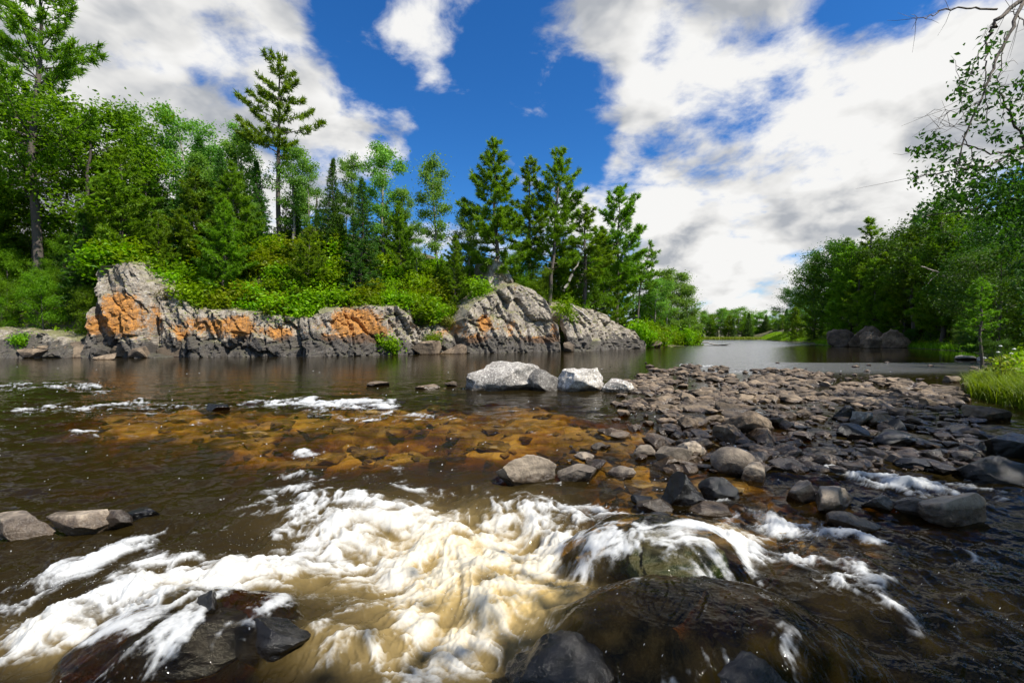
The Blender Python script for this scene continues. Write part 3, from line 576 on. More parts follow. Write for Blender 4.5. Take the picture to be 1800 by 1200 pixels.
def conifer(seed, kind, cb=.25, spread=.2, dens=1., lean=(0, 0), irr=.45, droop=None, fine=1.):
    """unit-height conifer: trunk with limbs, crown of needle tufts"""
    r = np.random.RandomState(seed); zz = np.linspace(0, 1, 12); wob = np.cumsum(r.normal(0, .006, (12, 2)), 0)
    ax = np.stack([lean[0]*zz**1.5+wob[:, 0], lean[1]*zz**1.5+wob[:, 1], zz], 1)
    T = [tube(ax, .0125*(1-zz)**.8+.0012, 7)]; C, A = [], []
    z = cb; pine = kind == 'pine'
    while z < .985:
        t = (z-cb)/(1-cb)
        nb = r.randint(3, 6) if pine else r.randint(5, 8)
        base = np.array([np.interp(z, zz, ax[:, 0]), np.interp(z, zz, ax[:, 1]), z]); az0 = r.uniform(0, 6.28)
        for k in range(nb):
            if pine and r.rand() < irr*.45: continue
            az = az0+k*6.28/nb+r.normal(0, .25)
            pf = ((1-t)**.75*(.55+.45*min(1, t*3+.3)) if pine else (1-t)**.9)+.02
            L = spread*pf*(r.uniform(.5, 1.2) if pine else r.uniform(.8, 1.1)); hd = np.array([math.cos(az), math.sin(az), 0])
            el = (.05+.55*t+r.normal(0, .1)) if pine else (-.28+.75*t)
            u = np.linspace(0, 1, 5)[:, None]; p = base+hd*L*u+np.array([0, 0, 1])*(L*el*u+(L*.22*u**2.2 if pine else L*.16*u**2.5))
            T.append(tube(p, (.0032*(1-t)+.0009)*(1-.8*u[:, 0])+.0003, 3))
            nt = max(3, int((L/.0105 if pine else L/.012)*dens*fine)); us = r.uniform(.2 if pine else .12, 1.03, nt)**.8; side = np.array([-hd[1], hd[0], 0])
            sl = r.uniform(-1, 1, nt)*L*.36*(1.08-us)*(1 if pine else .9)
            q = np.stack([np.interp(us, u[:, 0], p[:, i]) for i in range(3)], 1)+side*sl[:, None]+np.array([0, 0, 1])*(np.abs(sl)*(.12 if pine else -.25)+r.normal(0, .004, nt))[:, None]+hd*np.abs(sl)[:, None]*.5
            C.append(q); A.append(np.tile(hd*.8+np.array([0, 0, .15 if pine else -.2]), (nt, 1))+side*np.sign(sl)[:, None]*.5)
        z += (r.uniform(.022, .05) if pine else r.uniform(.016, .026))/(1 if pine else 1)
    C.append(np.array([[ax[-1, 0], ax[-1, 1], z] for z in np.linspace(.95, 1., 6)])); A.append(np.tile([0, 0, 1.], (6, 1)))
    C, A = np.concatenate(C), np.concatenate(A)
    V, F, tn = needles(C, A, 12 if pine else 9, (.030 if pine else .022)/fine**.5, (.0068 if pine else .006)/fine**.5, r)
    return join(T), (V, F, tn)
def broad(seed, cb=.3, spread=.22, n=3600, ls=.017, limbs=9, narrow=1., lean=(0, 0), ntw=5, clump=.055):
    r = np.random.RandomState(seed); zz = np.linspace(0, 1, 10); wob = np.cumsum(r.normal(0, .008, (10, 2)), 0)
    ax = np.stack([lean[0]*zz**1.4+wob[:, 0], lean[1]*zz**1.4+wob[:, 1], zz*.93], 1); T = [tube(ax, .011*(1-zz)**.8+.0015, 7)]; tips = []
    for k in range(limbs):
        z = cb+(.95-cb)*(k+r.rand())/limbs; t = (z-cb)/(1-cb); az = k*2.4+r.normal(0, .4); i = z/.93*9
        b = np.array([np.interp(min(i, 9), range(10), ax[:, j]) for j in range(3)])
        L = spread*(math.sin(math.pi*min(1, .22+t*.75))**.7)*r.uniform(.7, 1.15); hd = np.array([math.cos(az), math.sin(az), .55*narrow+.4*t])
        u = np.linspace(0, 1, 5)[:, None]; p = b+hd*L*u+np.array([0, 0, .15])*L*u**2+r.normal(0, .006, (5, 3))*u
        T.append(tube(p, .0042*(1-.75*u[:, 0])*(1.2-t), 4))
        for _ in range(ntw):
            w = r.uniform(.35, 1.); q0 = np.array([np.interp(w, u[:, 0], p[:, j]) for j in range(3)]); dv = unit(r.normal(size=3)+hd*.7)*L*r.uniform(.2, .5)
            T.append(tube(np.array([q0, q0+dv*.5, q0+dv+np.array([0, 0, -.004])]), [.0016, .001, .0005], 3)); tips += [q0+dv, q0+dv*.6]
    tips = np.array(tips+[ax[-1], ax[-2]]); idx = r.randint(0, len(tips), n); tt = r.uniform(.15, .85, len(tips))
    C = tips[idx]+r.normal(size=(n, 3))*clump*np.array([1, 1, .72])*r.uniform(.4, 1.1, (n, 1))
    V, F, tn = leaves(C, ls, r, .5, tt[idx]); return join(T), (V, F, tn)
def bushm(seed, n=1500, ls=.10, flat=.7):
    r = np.random.RandomState(seed); T = []; tips = []
    for k in range(9):
        az = r.uniform(0, 6.28); e = np.array([math.cos(az)*r.uniform(.1, .48), math.sin(az)*r.uniform(.1, .48), r.uniform(.35, 1.)*flat])
        T.append(tube(np.array([[0, 0, -.1], e*.5+np.array([0, 0, .1]), e]), [.018, .012, .004], 3)); tips += [e, e*.75+r.normal(0, .05, 3), e*.5+r.normal(0, .1, 3)]
    tips = np.array(tips); i = r.randint(0, len(tips), n); tt = r.uniform(.15, .85, len(tips))
    V, F, tn = leaves(tips[i]+r.normal(size=(n, 3))*.13, ls, r, .6, tt[i]); return join(T), (V, F, tn)
PROTO = {}
def proto(key, built, leaf, bark):
    (TV, TF), (V, F, tn) = built
    PROTO[key] = (mesh('trunk', TV, TF, M[bark]), mesh('crown', V, F, M[leaf], {'tone': tn}, smooth=False))
for i in range(4): proto('pine%d' % i, conifer(40+i, 'pine', [.22, .3, .12, .38][i], [.22, .18, .24, .19][i], 1., irr=.4, fine=1.5), 'pine', 'bark')
for i in range(3): proto('young%d' % i, conifer(60+i, 'pine', .05, .26, 1.5, irr=.15), 'pine', 'bark')
for i in range(3): proto('spruce%d' % i, conifer(50+i, 'spruce', .06, [.13, .16, .19][i], .85), 'spruce', 'bark')
for i in range(4): proto('aspen%d' % i, broad(70+i, .22, [.15, .13, .17, .14][i], 7500, .017, 14, 1.5, ntw=6, clump=.035), 'aspen', 'birch')
for i in range(2): proto('oakwood%d' % i, broad(85+i, .12, [.28, .31][i], 11000, .019, 14, 1., ntw=7, clump=.055), 'oakw', 'bark')  # leafy trees for the right bank, shade carried by their darker leaves
for i in range(3): proto('leaf%d' % i, broad(80+i, .14, [.27, .3, .33, .26][i], 11000, .019, 14, 1., ntw=7, clump=.055), 'leaf', 'bark')
for i in range(4): proto('bush%d' % i, bushm(90+i, 1500), 'shrub', 'bark')
for i in range(2): proto('heath%d' % i, bushm(96+i, 1300, .08, .5), 'dry', 'bark')
CNT = {}
def plant(key, X, Y, z, h, label, name='tree', cat='tree', group=None, wide=1., rz=None, tilt=(0, 0)):
    if key not in PROTO:
        CNT[key] = CNT.get(key, 0)+1; n = len([k for k in PROTO if k[:-1] == key]); key = '%s%d' % (key, (CNT[key]*7+CNT[key]//n) % n)
    tm, cm = PROTO[key]; e = obj(name, None, loc=(X, Y, z), label=label, cat=cat, group=group)
    e.scale = (h*wide, h*wide, h); e.rotation_euler = (tilt[0], tilt[1], RS.uniform(0, 6.28) if rz is None else rz)
    obj('trunk' if cat == 'tree' else 'stems', tm, e); obj('crown' if cat == 'tree' else 'foliage', cm, e); return e
def tl(key, px_, ytop, dd, label, **kw):
    """tree on the left bank: photo column, top row, metres inland"""
    Y = 50.
    for _ in range(8): Y = float(ysh((px_-900)/FPX*Y))+dd
    X = (px_-900)/FPX*Y; z = float(left_h(np.array(X), np.array(Y)))-.2
    return plant(key, X, Y, z, max(zat(ytop, Y)-z, 1.2), label, **kw)
proto('hero_a', conifer(201, 'pine', .30, .25, 1.0, (.02, 0), .35, fine=2.6), 'pine', 'bark')
proto('hero_b', conifer(202, 'pine', .50, .24, 1.5, (-.02, 0), .7, fine=1.5), 'pine', 'bark')
proto('hero_c', conifer(203, 'pine', .24, .23, 1.5, (.01, 0), .3, fine=1.5), 'pine', 'bark')
proto('hero_d', conifer(204, 'pine', .36, .19, 1.3, (.03, 0), .4, fine=1.5), 'pine', 'bark')
proto('hero_e', conifer(205, 'pine', .30, .26, 1.5, (.06, 0), .3, fine=1.5), 'pine', 'bark')
proto('hero_f', conifer(206, 'pine', .36, .29, 1.5, (.05, 0), .35, fine=1.5), 'pine', 'bark')
proto('hero_g', conifer(207, 'pine', .50, .24, 1.1, (.16, 0), .5), 'pine', 'bark')
PT = dict(name='pine_tree')
KIND = {'aspen': ('aspen_tree', 'light aspen', 1.25), 'young': ('pine_tree', 'bushy young pine', 1.1), 'pine': ('pine_tree', 'dark pine', 1.15), 'spruce': ('spruce_tree', 'narrow spruce', 1.15), 'oakwood': ('leafy_tree', 'dark leafy tree', 1.2), 'leaf': ('leafy_tree', 'round leafy tree', 1.2)}
tl('hero_a', 62, -60, 5, 'huge white pine at the left edge, its top above the picture', rz=.4, **PT)
tl('hero_b', 490, 106, 12, 'tall lone white pine with a bare trunk rising above the aspens', rz=2.2, **PT)
tl('hero_c', 868, 240, 4.5, 'dense tall pine standing right above the rock pillar', rz=1., wide=1.1, **PT)
tl('hero_d', 926, 278, 7, 'thin sparse pine between the two tall dense pines', rz=.2, **PT)
tl('hero_e', 965, 263, 5, 'tall pine leaning right above the domed cliff', rz=.1, **PT)
tl('hero_d', 1022, 360, 5, 'smaller pine in the gap between the two cliffs', rz=.6, wide=1.5, **PT)
tl('hero_f', 1082, 330, 5, 'broad wind-swept pine above the sloping cliff', rz=.2, **PT)
tl('hero_g', 1122, 425, 3.5, 'small wind-bent pine leaning right near the point', rz=.1, **PT)
tl('leaf', 165, 205, 8, 'big dark leafy tree right of the huge pine', wide=1.3)
tl('leaf', 10, 190, 9, 'dark leafy tree behind the huge pine at the left edge', wide=1.3)
tl('leaf', 110, 250, 10, 'dark tree filling the gap behind the huge pine', wide=1.2)
tl('aspen', 240, 210, 12, 'round-topped aspen first right of the dark wood', wide=1.2)
tl('aspen', 320, 200, 12, 'tallest pointed aspen left of the lone pine', wide=1.15)
tl('aspen', 372, 262, 12, 'aspen behind the young spruce, left of the lone pine'); tl('aspen', 415, 238, 13, 'aspen with rounded top two left of the lone pine', wide=1.2)
tl('aspen', 440, 236, 16, 'aspen just left of the lone pine', wide=1.2); tl('aspen', 522, 262, 12, 'aspen just right of the lone pine', wide=1.2); tl('aspen', 546, 288, 11, 'slim aspen second right of the lone pine')
tl('spruce', 587, 280, 9, 'dark pointed spruce, taller of the two', name='spruce_tree'); tl('spruce', 637, 315, 6, 'dark pointed spruce, shorter and nearer of the two', name='spruce_tree', wide=1.1)
tl('aspen', 624, 283, 12, 'thin aspen between the two dark spruces'); tl('aspen', 673, 255, 11, 'tall slender aspen right of the dark spruces', wide=1.15); tl('aspen', 700, 335, 10, 'low aspen right of the tall slender one')
tl('aspen', 763, 290, 10, 'aspen standing alone against blue sky mid-bank', wide=1.1); tl('aspen', 822, 372, 9, 'low wide aspen left of the dense tall pine', wide=1.3)
tl('spruce', 272, 258, 10, 'pointed spruce between the first two aspens', name='spruce_tree', wide=1.2); tl('spruce', 350, 240, 10, 'pointed spruce right of the tallest pointed aspen', name='spruce_tree', wide=1.2); tl('spruce', 455, 285, 11, 'pointed spruce at the foot of the lone pine', name='spruce_tree', wide=1.2)
tl('young', 212, 258, 5, 'bright young pine on the outcrop with the square orange patch', wide=1.1, **PT); tl('young', 285, 375, 5, 'small young pine right of the bright one', **PT); tl('spruce', 392, 265, 9, 'slim young spruce among the aspens', name='spruce_tree')
tl('young', 395, 355, 4.5, 'bushy young pine above the long cliff wall', wide=1.2, **PT); tl('young', 540, 398, 4, 'small bright pine on the shrub slope', wide=1.2, **PT); tl('young', 705, 358, 8, 'young pine below the tall slender aspen', **PT)
tl('young', 800, 415, 5, 'dark small conifer left of the rock pillar', **PT); tl('young', 1060, 400, 6, 'young pine tucked behind the wind-swept pine', **PT); tl('young', 985, 400, 8, 'young pine behind the domed cliff top', **PT)
for i, (a, b, dd) in enumerate([(1150,492,3),(1172,478,4),(1196,480,3),(1216,503,2)]):
    tl('aspen', a, b, dd, ['first', 'second', 'third', 'outermost'][i]+' of the light aspens on the point, counted from the pines', wide=1.5)
for i in range(46):
    a = 175+i*15.6+RS.uniform(-8, 8); yt = itp(a, [(170,285),(330,270),(520,300),(600,360),(760,390),(880,400)])+RS.uniform(-20, 80)
    k = ['young', 'aspen', 'spruce', 'young', 'aspen', 'pine', 'spruce', 'young'][i % 8]
    if 455 < a < 515: yt += 70
    pw = 'left of the tallest pointed aspen' if a < 320 else 'between the tallest aspen and the lone pine' if a < 490 else 'between the lone pine and the dark spruces' if a < 640 else 'right of the dark spruces'
    tl(k, a, yt, RS.uniform(7, 20), KIND[k][1]+' packed in the cliff-top wood '+pw, name=KIND[k][0], group=KIND[k][1]+'s in the cliff-top wood '+pw, wide=KIND[k][2])
for i in range(16):
    k = ['leaf', 'young', 'spruce', 'pine'][i % 4]
    a = RS.uniform(-150, 190); tl(k, a, itp(a, [(-150,250),(60,310),(190,380)])+RS.uniform(-20, 70), RS.uniform(3, 10), KIND[k][1]+' in the shaded wood at the left edge', name=KIND[k][0], group=KIND[k][1]+'s of the shaded left wood', wide=1.25)
for i in range(18):
    k = ['leaf', 'young', 'aspen'][i % 3]; a = 890+i*16+RS.uniform(-6, 6); tl(k, a, itp(a, [(880,420),(1000,430),(1100,455),(1200,520)])+RS.uniform(-10, 50), RS.uniform(4.5, 11), KIND[k][1]+' filling in below the tall pines of the point', name=KIND[k][0], group=KIND[k][1]+'s below the point pines', wide=1.2)
# shrubs on the slope
CAPY = [(150,560),(165,474),(222,466),(245,488),(280,508),(312,530),(400,548),(540,562),(575,548),(725,540),(760,572),(815,555),(870,522),(930,505),(985,590),(1005,552),(1060,545),(1110,578),(1140,604)]
for i in range(210):
    a = RS.uniform(170, 1010); dd = RS.uniform(2.2, 11)**1. if i % 3 else RS.uniform(2., 4.)
    Y = 50.
    for _ in range(6): Y = float(ysh((a-900)/FPX*Y))+dd
    X = (a-900)/FPX*Y; z = max(float(left_h(np.array(X), np.array(Y))), zat(itp(a, CAPY), Y-dd+1.5)+.2*(dd-3) if dd < 8 else -9)-.3
    if 818 < a < 985 and dd < 5: continue
    lowp = dd < 4.5 and RS.rand() < .55
    hs = RS.uniform(1.2, 2.) if lowp else RS.uniform(1.7, 3.6)
    where = 'above the tall orange outcrop' if a < 330 else 'over the left long cliff wall' if a < 530 else 'over the right long cliff wall' if a < 745 else 'left of the domed cliff' if a < 850 else 'behind the domed cliff'
    what = 'low olive heath clump' if lowp else ('tall' if hs > 2.7 else 'small')+' green shrub '+('low on the slope' if dd < 6 else 'high on the slope')
    plant('heath' if lowp else 'bush', X, Y, z, hs, what+' '+where, name='heath_clump' if lowp else 'shrub', cat='shrub', group=what+'s '+where, wide=1.35)
for i in range(34):
    a = RS.uniform(1120, 1218); dd = RS.uniform(.6, 5)
    tl('bush', a, 0, dd, 'bright bush at the waterline of the point', name='shrub', cat='shrub', group='bushes on the point', wide=1.2).scale = (RS.uniform(3, 5),)*3
for i in range(26):
    a = RS.uniform(-140, 165); dd = RS.uniform(1.5, 6)
    tl('leaf', a, 0, dd, 'shaded bush under the trees of the left wood', name='shrub', cat='shrub', group='bushes of the left wood').scale = (RS.uniform(3, 6),)*3
for a, b, s, l in [(685,612,2.6,'bright green bush growing at the foot of the long cliff wall'),(760,600,2.,'bush on rubble in the recess'),(992,560,3.4,'dark bush filling the cleft between the two cliffs'),(845,520,3.2,'bush at the left foot of the rock pillar'),(38,600,1.6,'small bright plant on the shaded rock bank')]:
    Y = float(ysh((a-900)/FPX*50))-.2+(2.5 if b < 590 else 0); z = zat(b, Y)-.6
    plant('bush', (a-900)/FPX*Y, Y, z, s, l, name='shrub', cat='shrub', wide=1.1)
# right bank wood
def tr(key, px_, ytop, Y, label, **kw):
    X = (px_-900)/FPX*Y; z = float(right_h(np.array(X), np.array(float(Y))))-.2
    return plant(key, X, Y, z, max(zat(ytop, Y)-z, 1.), label, **kw)
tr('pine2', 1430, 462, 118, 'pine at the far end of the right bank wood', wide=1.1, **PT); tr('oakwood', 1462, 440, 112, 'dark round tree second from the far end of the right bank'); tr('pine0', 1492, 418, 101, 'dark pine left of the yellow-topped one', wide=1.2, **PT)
tr('pine1', 1530, 382, 97, 'tall pine with a yellowish top above the right bank outcrop', wide=1.3, **PT); tr('young', 1520, 470, 97, 'bright layered young pine over the right outcrop', wide=1.2, **PT)
tr('pine3', 1594, 398, 84, 'dark pine in the middle of the right bank', wide=1.4, **PT); tr('pine2', 1655, 342, 70, 'tallest layered pine of the right bank', wide=1.1, **PT)
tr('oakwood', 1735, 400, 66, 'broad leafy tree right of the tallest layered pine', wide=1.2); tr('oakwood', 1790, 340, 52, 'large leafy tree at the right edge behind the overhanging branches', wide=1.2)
YY = np.linspace(20, 240, 900)
for i in range(62):
    a = 1366+i*7.3+RS.uniform(-4, 4); dd = RS.uniform(2, 7) if i % 2 else RS.uniform(7, 14)
    Y = float(YY[np.argmin(np.abs(900+FPX*(xsh(YY)+dd)/YY-a))]); X = (a-900)/FPX*Y if a < 1725 else float(xsh(Y))+dd; z = float(right_h(np.array(X), np.array(Y)))
    if a >= 1725: Y = RS.uniform(24, 56); X = (a-900)/FPX*Y; z = float(right_h(np.array(X), np.array(Y)))
    h = zat(itp(a, [(1360,535),(1400,500),(1430,462),(1480,425),(1520,395),(1560,420),(1600,405),(1660,370),(1720,430),(1810,390)])+RS.uniform(0, 70)*(1 if i % 2 == 0 else 1.5), Y)-z
    k = ['oakwood', 'pine', 'spruce', 'pine', 'oakwood', 'young'][i % 6]; pw = 'at its far low end' if a < 1450 else 'above the waterline outcrop' if a < 1580 else 'around the tallest layered pine' if a < 1720 else 'at the right edge of the view'
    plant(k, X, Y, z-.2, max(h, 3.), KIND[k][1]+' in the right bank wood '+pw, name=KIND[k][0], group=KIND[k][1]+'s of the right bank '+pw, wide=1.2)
for i in range(34):
    Y = RS.uniform(18, 120); X = float(xsh(Y))+RS.uniform(.8, 4)
    if 1440 < 900+FPX*X/Y < 1600 and Y > 80: X += 2.5
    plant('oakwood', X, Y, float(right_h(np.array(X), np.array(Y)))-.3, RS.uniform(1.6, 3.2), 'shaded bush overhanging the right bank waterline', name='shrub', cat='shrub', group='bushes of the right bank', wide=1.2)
# far shore
for i in range(46):
    Y = RS.uniform(228, 262); a = 1150+i*6.2+RS.uniform(-3, 3); X = (a-900)/FPX*Y
    k = ['leaf', 'young', 'spruce', 'leaf', 'aspen'][i % 5]
    plant(k, X, Y, .6, RS.uniform(9, 16), KIND[k][1]+' in the distant wood across the river', name=KIND[k][0], group=KIND[k][1]+'s of the far shore', wide=1.5)
# trees standing on our own bank beside and behind the viewpoint: they shade the near right water
for i, (X, Y, h) in enumerate([(9.5,-4.,12),(12.5,-3.,13),(15.5,.5,12),(18.,6.,11),(7.5,-8.,13)]):
    plant('leaf', X, Y, float(right_h(np.array(X), np.array(float(Y))))-.2, h, 'shade tree on the near bank just outside the view to the right', group='near bank shade trees', wide=1.15)
# undergrowth: leafy ground cover over both banks
N = 60000; Xu = RS.uniform(-75, 38, N); Du = RS.uniform(1.6, 15, N)**1.0; Yu = ysh(Xu)+Du; Zu = left_h(Xu, Yu)+RS.uniform(0, .9, N)*fbm(Xu*.6, Yu*.6, 91)*1.4
N2 = 30000; Yv = RS.uniform(8, 228, N2)**1.; Xv = xsh(Yv)+RS.uniform(.6, 9, N2); Zv = right_h(Xv, Yv)+RS.uniform(0, .7, N2)
V, F, tn = leaves(np.concatenate([np.stack([Xu, Yu, Zu], 1), np.stack([Xv, Yv, Zv], 1)]), .30, RS, .8)
Yn = RS.uniform(-9, 19, 24000); Xn = xsh(Yn)+RS.uniform(-.15, 7, 24000); Zn = right_h(Xn, Yn)+RS.uniform(0, .45, 24000)*fbm(Xn, Yn, 97)*1.6
V3, F3, t3 = leaves(np.stack([Xn, Yn, Zn], 1), .11, RS, .8); F = np.concatenate([F, F3+len(V)]); V = np.concatenate([V, V3]); tn = np.concatenate([tn, t3])
obj('undergrowth', mesh('undergrowth', V, F, M['shrub'], {'tone': tn}, smooth=False), kind='stuff', label='leafy ground cover over both river banks', cat='undergrowth')

# ------------------------------------------------------------------ grass
def blades(C, h, wd, r, lean=.5):
    N = len(C); az = r.uniform(0, 6.28, N); dv = np.stack([np.cos(az), np.sin(az), np.zeros(N)], 1); sd = np.stack([-dv[:, 1], dv[:, 0], dv[:, 2]], 1); hh = (h*r.uniform(.55, 1.15, N))[:, None]; up = np.array([[0, 0, 1.]])
    k = (lean*r.uniform(.3, 1.3, N))[:, None]; m_ = C+up*hh*.6+dv*hh*k*.35; t = C+up*hh*(1-.25*k)+dv*hh*k
    V = np.stack([C-sd*wd/2, C+sd*wd/2, m_+sd*wd*.4, m_-sd*wd*.4, t, t+sd*.002], 1).reshape(-1, 3); b = np.arange(N)[:, None]*6
    F = np.concatenate([b+[[0, 1, 2, 3]], b+[[3, 2, 5, 4]]]); return V, F, np.repeat(np.clip(r.normal(.55, .25, N), 0, 1), 6)
N = 20000; Y = np.where(RS.rand(N) < .62, RS.uniform(10.2, 17.5, N), RS.uniform(-4, 10.2, N)); X = xsh(Y)+np.abs(RS.normal(0, 1., N))*.9+RS.normal(0, .2, N)-.15; k = fbm(X*1.2, Y*1.2, 95) > .34
C = np.stack([X, Y, np.maximum(right_h(X, Y), 0)-.05], 1)[k]; V, F, tn = blades(C, .78, .02, RS, .7)
obj('riverbank_grass', mesh('riverbank_grass', V, F, M['grass'], {'tone': tn}), kind='stuff', label='bright green tall grass hanging over the near right bank', cat='grass')
N = 9000; Y = RS.uniform(217, 229, N); X = RS.uniform(75, 150, N); V, F, tn = blades(np.stack([X, Y, np.full(N, .1)], 1), 1.5, .25, RS, .3)
obj('far_reeds', mesh('far_reeds', V, F, M['straw'], {'tone': tn}), kind='stuff', label='yellow-green reed strip in front of the distant wood', cat='reeds')
N = 7000; Y = RS.uniform(55, 110, N); X = xsh(Y)+RS.uniform(-.1, 1.6, N); V, F, tn = blades(np.stack([X, Y, right_h(X, Y)], 1), .7, .08, RS, .6)
obj('shore_grass', mesh('shore_grass', V, F, M['grass'], {'tone': tn}), kind='stuff', label='grass strip along the shaded right shore', cat='grass')

# flowering weed in the grass
wm, g = mat('white_petals'); out(g, g.n('ShaderNodeBsdfPrincipled', {'Base Color': (.8, .8, .76), 'Roughness': .6}).outputs[0])
wx, wy = 16.6, 15.4; e = obj('flowering_weed', None, loc=(wx, wy, .3), label='weed with white flower heads rising from the bright grass', cat='plant')
st = [np.array([[0, 0, 0], [a*.4, b*.4, h*.6], [a, b, h]]) for a, b, h in [(-.5,.1,.95),(-.25,-.1,1.15),(.05,.1,1.35),(.3,0,1.1),(.5,.1,1.25)]]
V, F = join([tube(p, [.012, .01, .006], 4) for p in st]); obj('stems', mesh('stems', V, F, M['bark']), e)
r = np.random.RandomState(5); V, F, tn = leaves(np.concatenate([p[1]+r.normal(size=(40, 3))*.16 for p in st]), .12, r); obj('foliage', mesh('foliage', V, F, M['straw'], {'tone': tn}), e)
for p in st:
    V, F = ICO[2]; obj('flower_head', mesh('flower_head', V*np.array([.045, .045, .022])*(1+r.normal(0, .22, (len(V), 1)))+p[2], F, wm, smooth=False), e)

# ------------------------------------------------------------------ dead wood
def pxp(x, y, Y): return np.array([(x-900)/FPX*Y, Y, zat(y, Y)])
def wood(name, pl, r0, r1, label, twigs=(), mt='dead', cat='log'):
    P = np.array([pxp(*p) for p in pl]); u = np.linspace(0, 1, 4*len(P)); k = np.linspace(0, 1, len(P)); Q = np.stack([np.interp(u, k, P[:, i]) for i in range(3)], 1)
    Q += np.random.RandomState(len(label)).normal(0, r0*.25, Q.shape); parts = [tube(Q, np.linspace(r0, r1, len(Q)), 7)]
    for tw in twigs: T = np.array([pxp(*p) for p in tw]); parts.append(tube(T, np.linspace(r1*.7, r1*.2, len(T)), 4))
    V, F = join(parts); return obj(name, mesh(name, V, F, M[mt]), label=label, cat=cat)
wood('dead_trunk', [(1735,532,62),(1690,505,61),(1650,480,60),(1618,468,59)], .16, .07, 'bare white dead trunk leaning out of the right bank trees', [[(1650,480,60),(1635,492,59.5),(1626,505,59)],[(1640,476,60),(1628,488,59)]])
wood('fallen_log', [(1556,552,88),(1590,548,87),(1617,545,86)], .28, .2, 'pale fallen log above the right bank outcrop')
wood('root_wad', [(1535,575,93),(1510,590,92),(1485,604,91)], .16, .1, 'forked dead branch hanging down the right bank outcrop', [[(1510,590,92),(1508,600,91),(1512,609,91)],[(1498,596,92),(1500,604,91),(1494,610,91)],[(1490,600,91),(1492,609,91)]], cat='branch')
wood('driftwood', [(1214,601,96),(1240,602,95),(1266,607,94)], .16, .07, 'driftwood trunk reaching into the water off the point', [[(1222,601,96),(1219,592,96)],[(1248,604,95),(1256,611,94)]], cat='driftwood')
wood('fallen_log', [(1003,535,61),(1022,549,60),(1040,565,59)], .16, .09, 'pale log sliding down the cleft side of the sloping cliff')
wood('leaning_trunk', [(990,512,65),(1007,480,65),(1030,430,65)], .22, .15, 'pale birch trunk leaning right in front of the pines', mt='birch', cat='tree trunk')
wood('fallen_log', [(858,523,57),(870,518,57),(885,514,57)], .09, .06, 'short pale stick lying at the foot of the rock pillar')
wood('snag', [(558,405,66),(557,375,66),(558,346,66)], .22, .1, 'broken dark dead snag between the aspens and the dark spruces', mt='bark', cat='snag')

# ------------------------------------------------------------------ overhanging oak at the upper right
root = obj('oak_tree', None, loc=(10.3, 7.2, .4), label='near oak reaching in from the right with drooping half-bare branches', cat='tree')
def loc(P): return np.asarray(P)-np.array([10.3, 7.2, .4])
trunk = [tube(loc(np.array([[10.3,7.2,.2],[10.35,7.2,3.],[10.2,7.3,6.],[10.1,7.4,9.],[10,7.5,11]])), [.24,.2,.16,.11,.05], 9)]
BR = [([(2040,-150,7.4),(1900,-80,7.3),(1800,-5,7.2),(1745,40,7.1),(1728,70,7.1)],.05,.022),([(1790,0,7.2),(1770,60,7.),(1740,120,6.9),(1715,180,6.8),(1690,250,6.8),(1672,330,6.8)],.028,.006),([(1745,22,7.1),(1700,20,7.),(1655,20,6.9),(1625,36,6.9),(1592,40,6.9)],.016,.003),
      ([(1728,70,7.1),(1700,130,7.),(1682,180,6.9),(1676,118,6.9)],.008,.003),([(1728,70,7.1),(1727,110,7.),(1726,150,6.9),(1730,230,6.9)],.014,.004),([(2050,400,7.3),(1900,320,7.2),(1800,262,7.1),(1770,205,7.),(1748,160,7.)],.035,.008),([(2050,430,7.3),(1900,320,7.2),(1800,256,7.1),(1740,290,7.),(1680,300,6.9),(1610,315,6.9)],.03,.006),
      ([(1800,262,7.1),(1740,272,7.),(1690,255,7.),(1640,262,6.9),(1605,268,6.9)],.014,.004),([(2050,480,7.3),(1880,390,7.2),(1780,350,7.),(1700,370,7.),(1600,385,6.9)],.03,.005),([(1715,180,6.8),(1680,200,6.8),(1640,195,6.8)],.006,.002),([(1700,220,6.8),(1660,225,6.8),(1622,233,6.8)],.006,.002),([(1800,100,7.2),(1790,40,7.2),(1765,20,7.2)],.01,.004),([(1760,60,7),(1752,140,6.9),(1760,215,6.9)],.008,.003),([(1690,240,6.8),(1715,300,6.8),(1712,350,6.8)],.007,.002)]
twr = np.random.RandomState(9)
for pl, a, b in BR:
    P = np.array([pxp(*p) for p in pl]); u = np.linspace(0, 1, 5*len(P)); k = np.linspace(0, 1, len(P)); Q = np.stack([np.interp(u, k, P[:, i]) for i in range(3)], 1)+twr.normal(0, .012, (len(u), 3))
    trunk.append(tube(loc(Q), np.linspace(a, b, len(Q)), 5))
    for _ in range(9):
        q = Q[twr.randint(len(Q)//3, len(Q))]; dv = twr.normal(size=3)*.22+np.array([-.12, 0, -.1]); trunk.append(tube(loc(np.array([q, q+dv*.5+twr.normal(0, .02, 3), q+dv])), [.004, .003, .0015], 3))
V, F = join(trunk); obj('trunk', mesh('trunk', V, F, M['bark']), root)
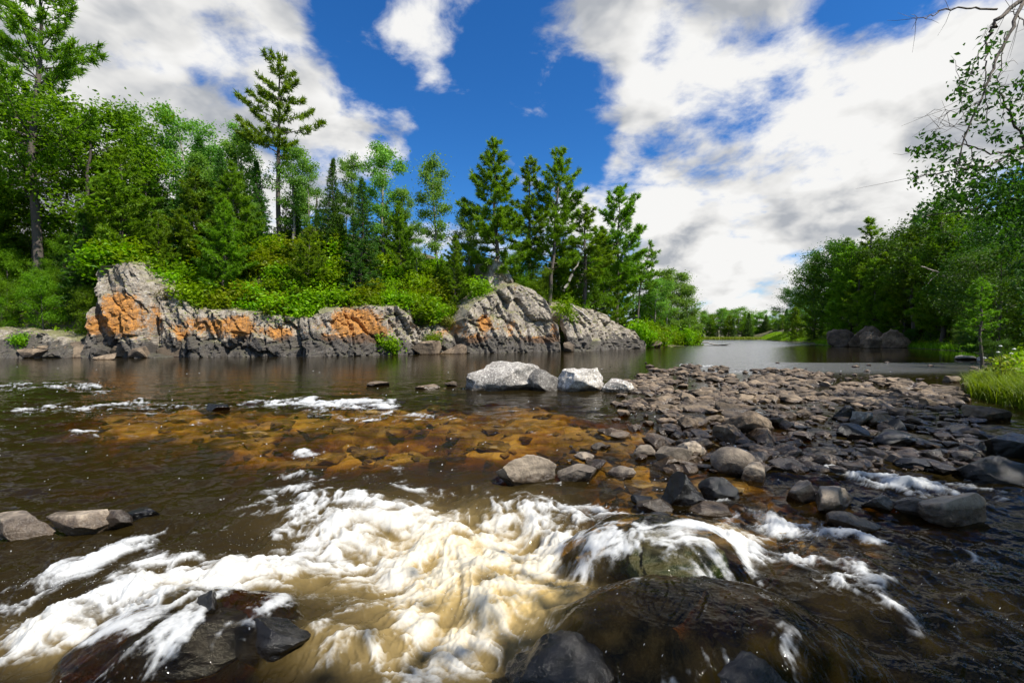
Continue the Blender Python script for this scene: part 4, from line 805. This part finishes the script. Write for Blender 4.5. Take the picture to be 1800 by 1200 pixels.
CL = [(1735,85,26,130),(1700,125,20,70),(1690,160,26,130),(1705,190,24,110),(1740,160,26,110),(1775,190,28,140),(1790,150,24,110),(1715,225,24,80),(1745,240,24,90),(1640,255,24,120),(1610,270,16,70),(1660,270,26,130),(1690,290,28,150),(1605,312,16,80),(1640,310,22,90),(1680,320,28,130),(1720,330,34,200),(1770,300,40,280),(1790,350,45,320),(1740,370,40,240),(1690,350,26,100),(1620,375,18,60),(1610,388,10,40),(1660,345,20,60),(1820,250,50,300),(1850,330,70,500),(1840,150,40,200),(1800,410,50,400),(1860,430,70,500),(1830,500,50,400)]
C = np.concatenate([np.stack([(np.array([x, y])+twr.normal(0, rr*.55, 2)).tolist()+[6.95+twr.normal(0, .25)] for _ in range(int(n*(.55 if y < 330 and x < 1830 else 1.2)))]) for x, y, rr, n in CL]); C = np.array([pxp(*c) for c in C])
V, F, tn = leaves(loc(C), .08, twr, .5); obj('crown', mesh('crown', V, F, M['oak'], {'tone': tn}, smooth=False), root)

# spray thrown up where the rapids break
sp = np.random.RandomState(31); parts = []
oc = np.array([[1,0,0],[-1,0,0],[0,1,0],[0,-1,0],[0,0,1],[0,0,-1.]]); of = np.array([[0,2,4],[2,1,4],[1,3,4],[3,0,4],[2,0,5],[1,2,5],[3,1,5],[0,3,5]])
for x, y, rx, ry, n in [(850,1010,120,60,420),(700,930,150,50,220),(330,1060,120,40,300),(120,1090,120,50,260),(1000,960,60,40,160),(800,1120,130,60,260),(450,990,120,30,160),(1200,985,80,20,90),(1600,855,120,12,60)]:
    for _ in range(n//2):
        X, Y, z = ground(x+sp.normal()*rx*.6, min(y+sp.normal()*ry*.6, 1195)); parts.append((oc*sp.uniform(.0012, .0034)+np.array([X, Y, z+.16+abs(sp.normal())*.10]), of))
V, F = join(parts); dm, g = mat('water_drops'); out(g, g.n('ShaderNodeBsdfPrincipled', {'Base Color': (.8, .8, .78), 'Roughness': .2}).outputs[0])
obj('spray', mesh('spray', V, F, dm), kind='stuff', label='fine water drops thrown up by the rapids', cat='spray')
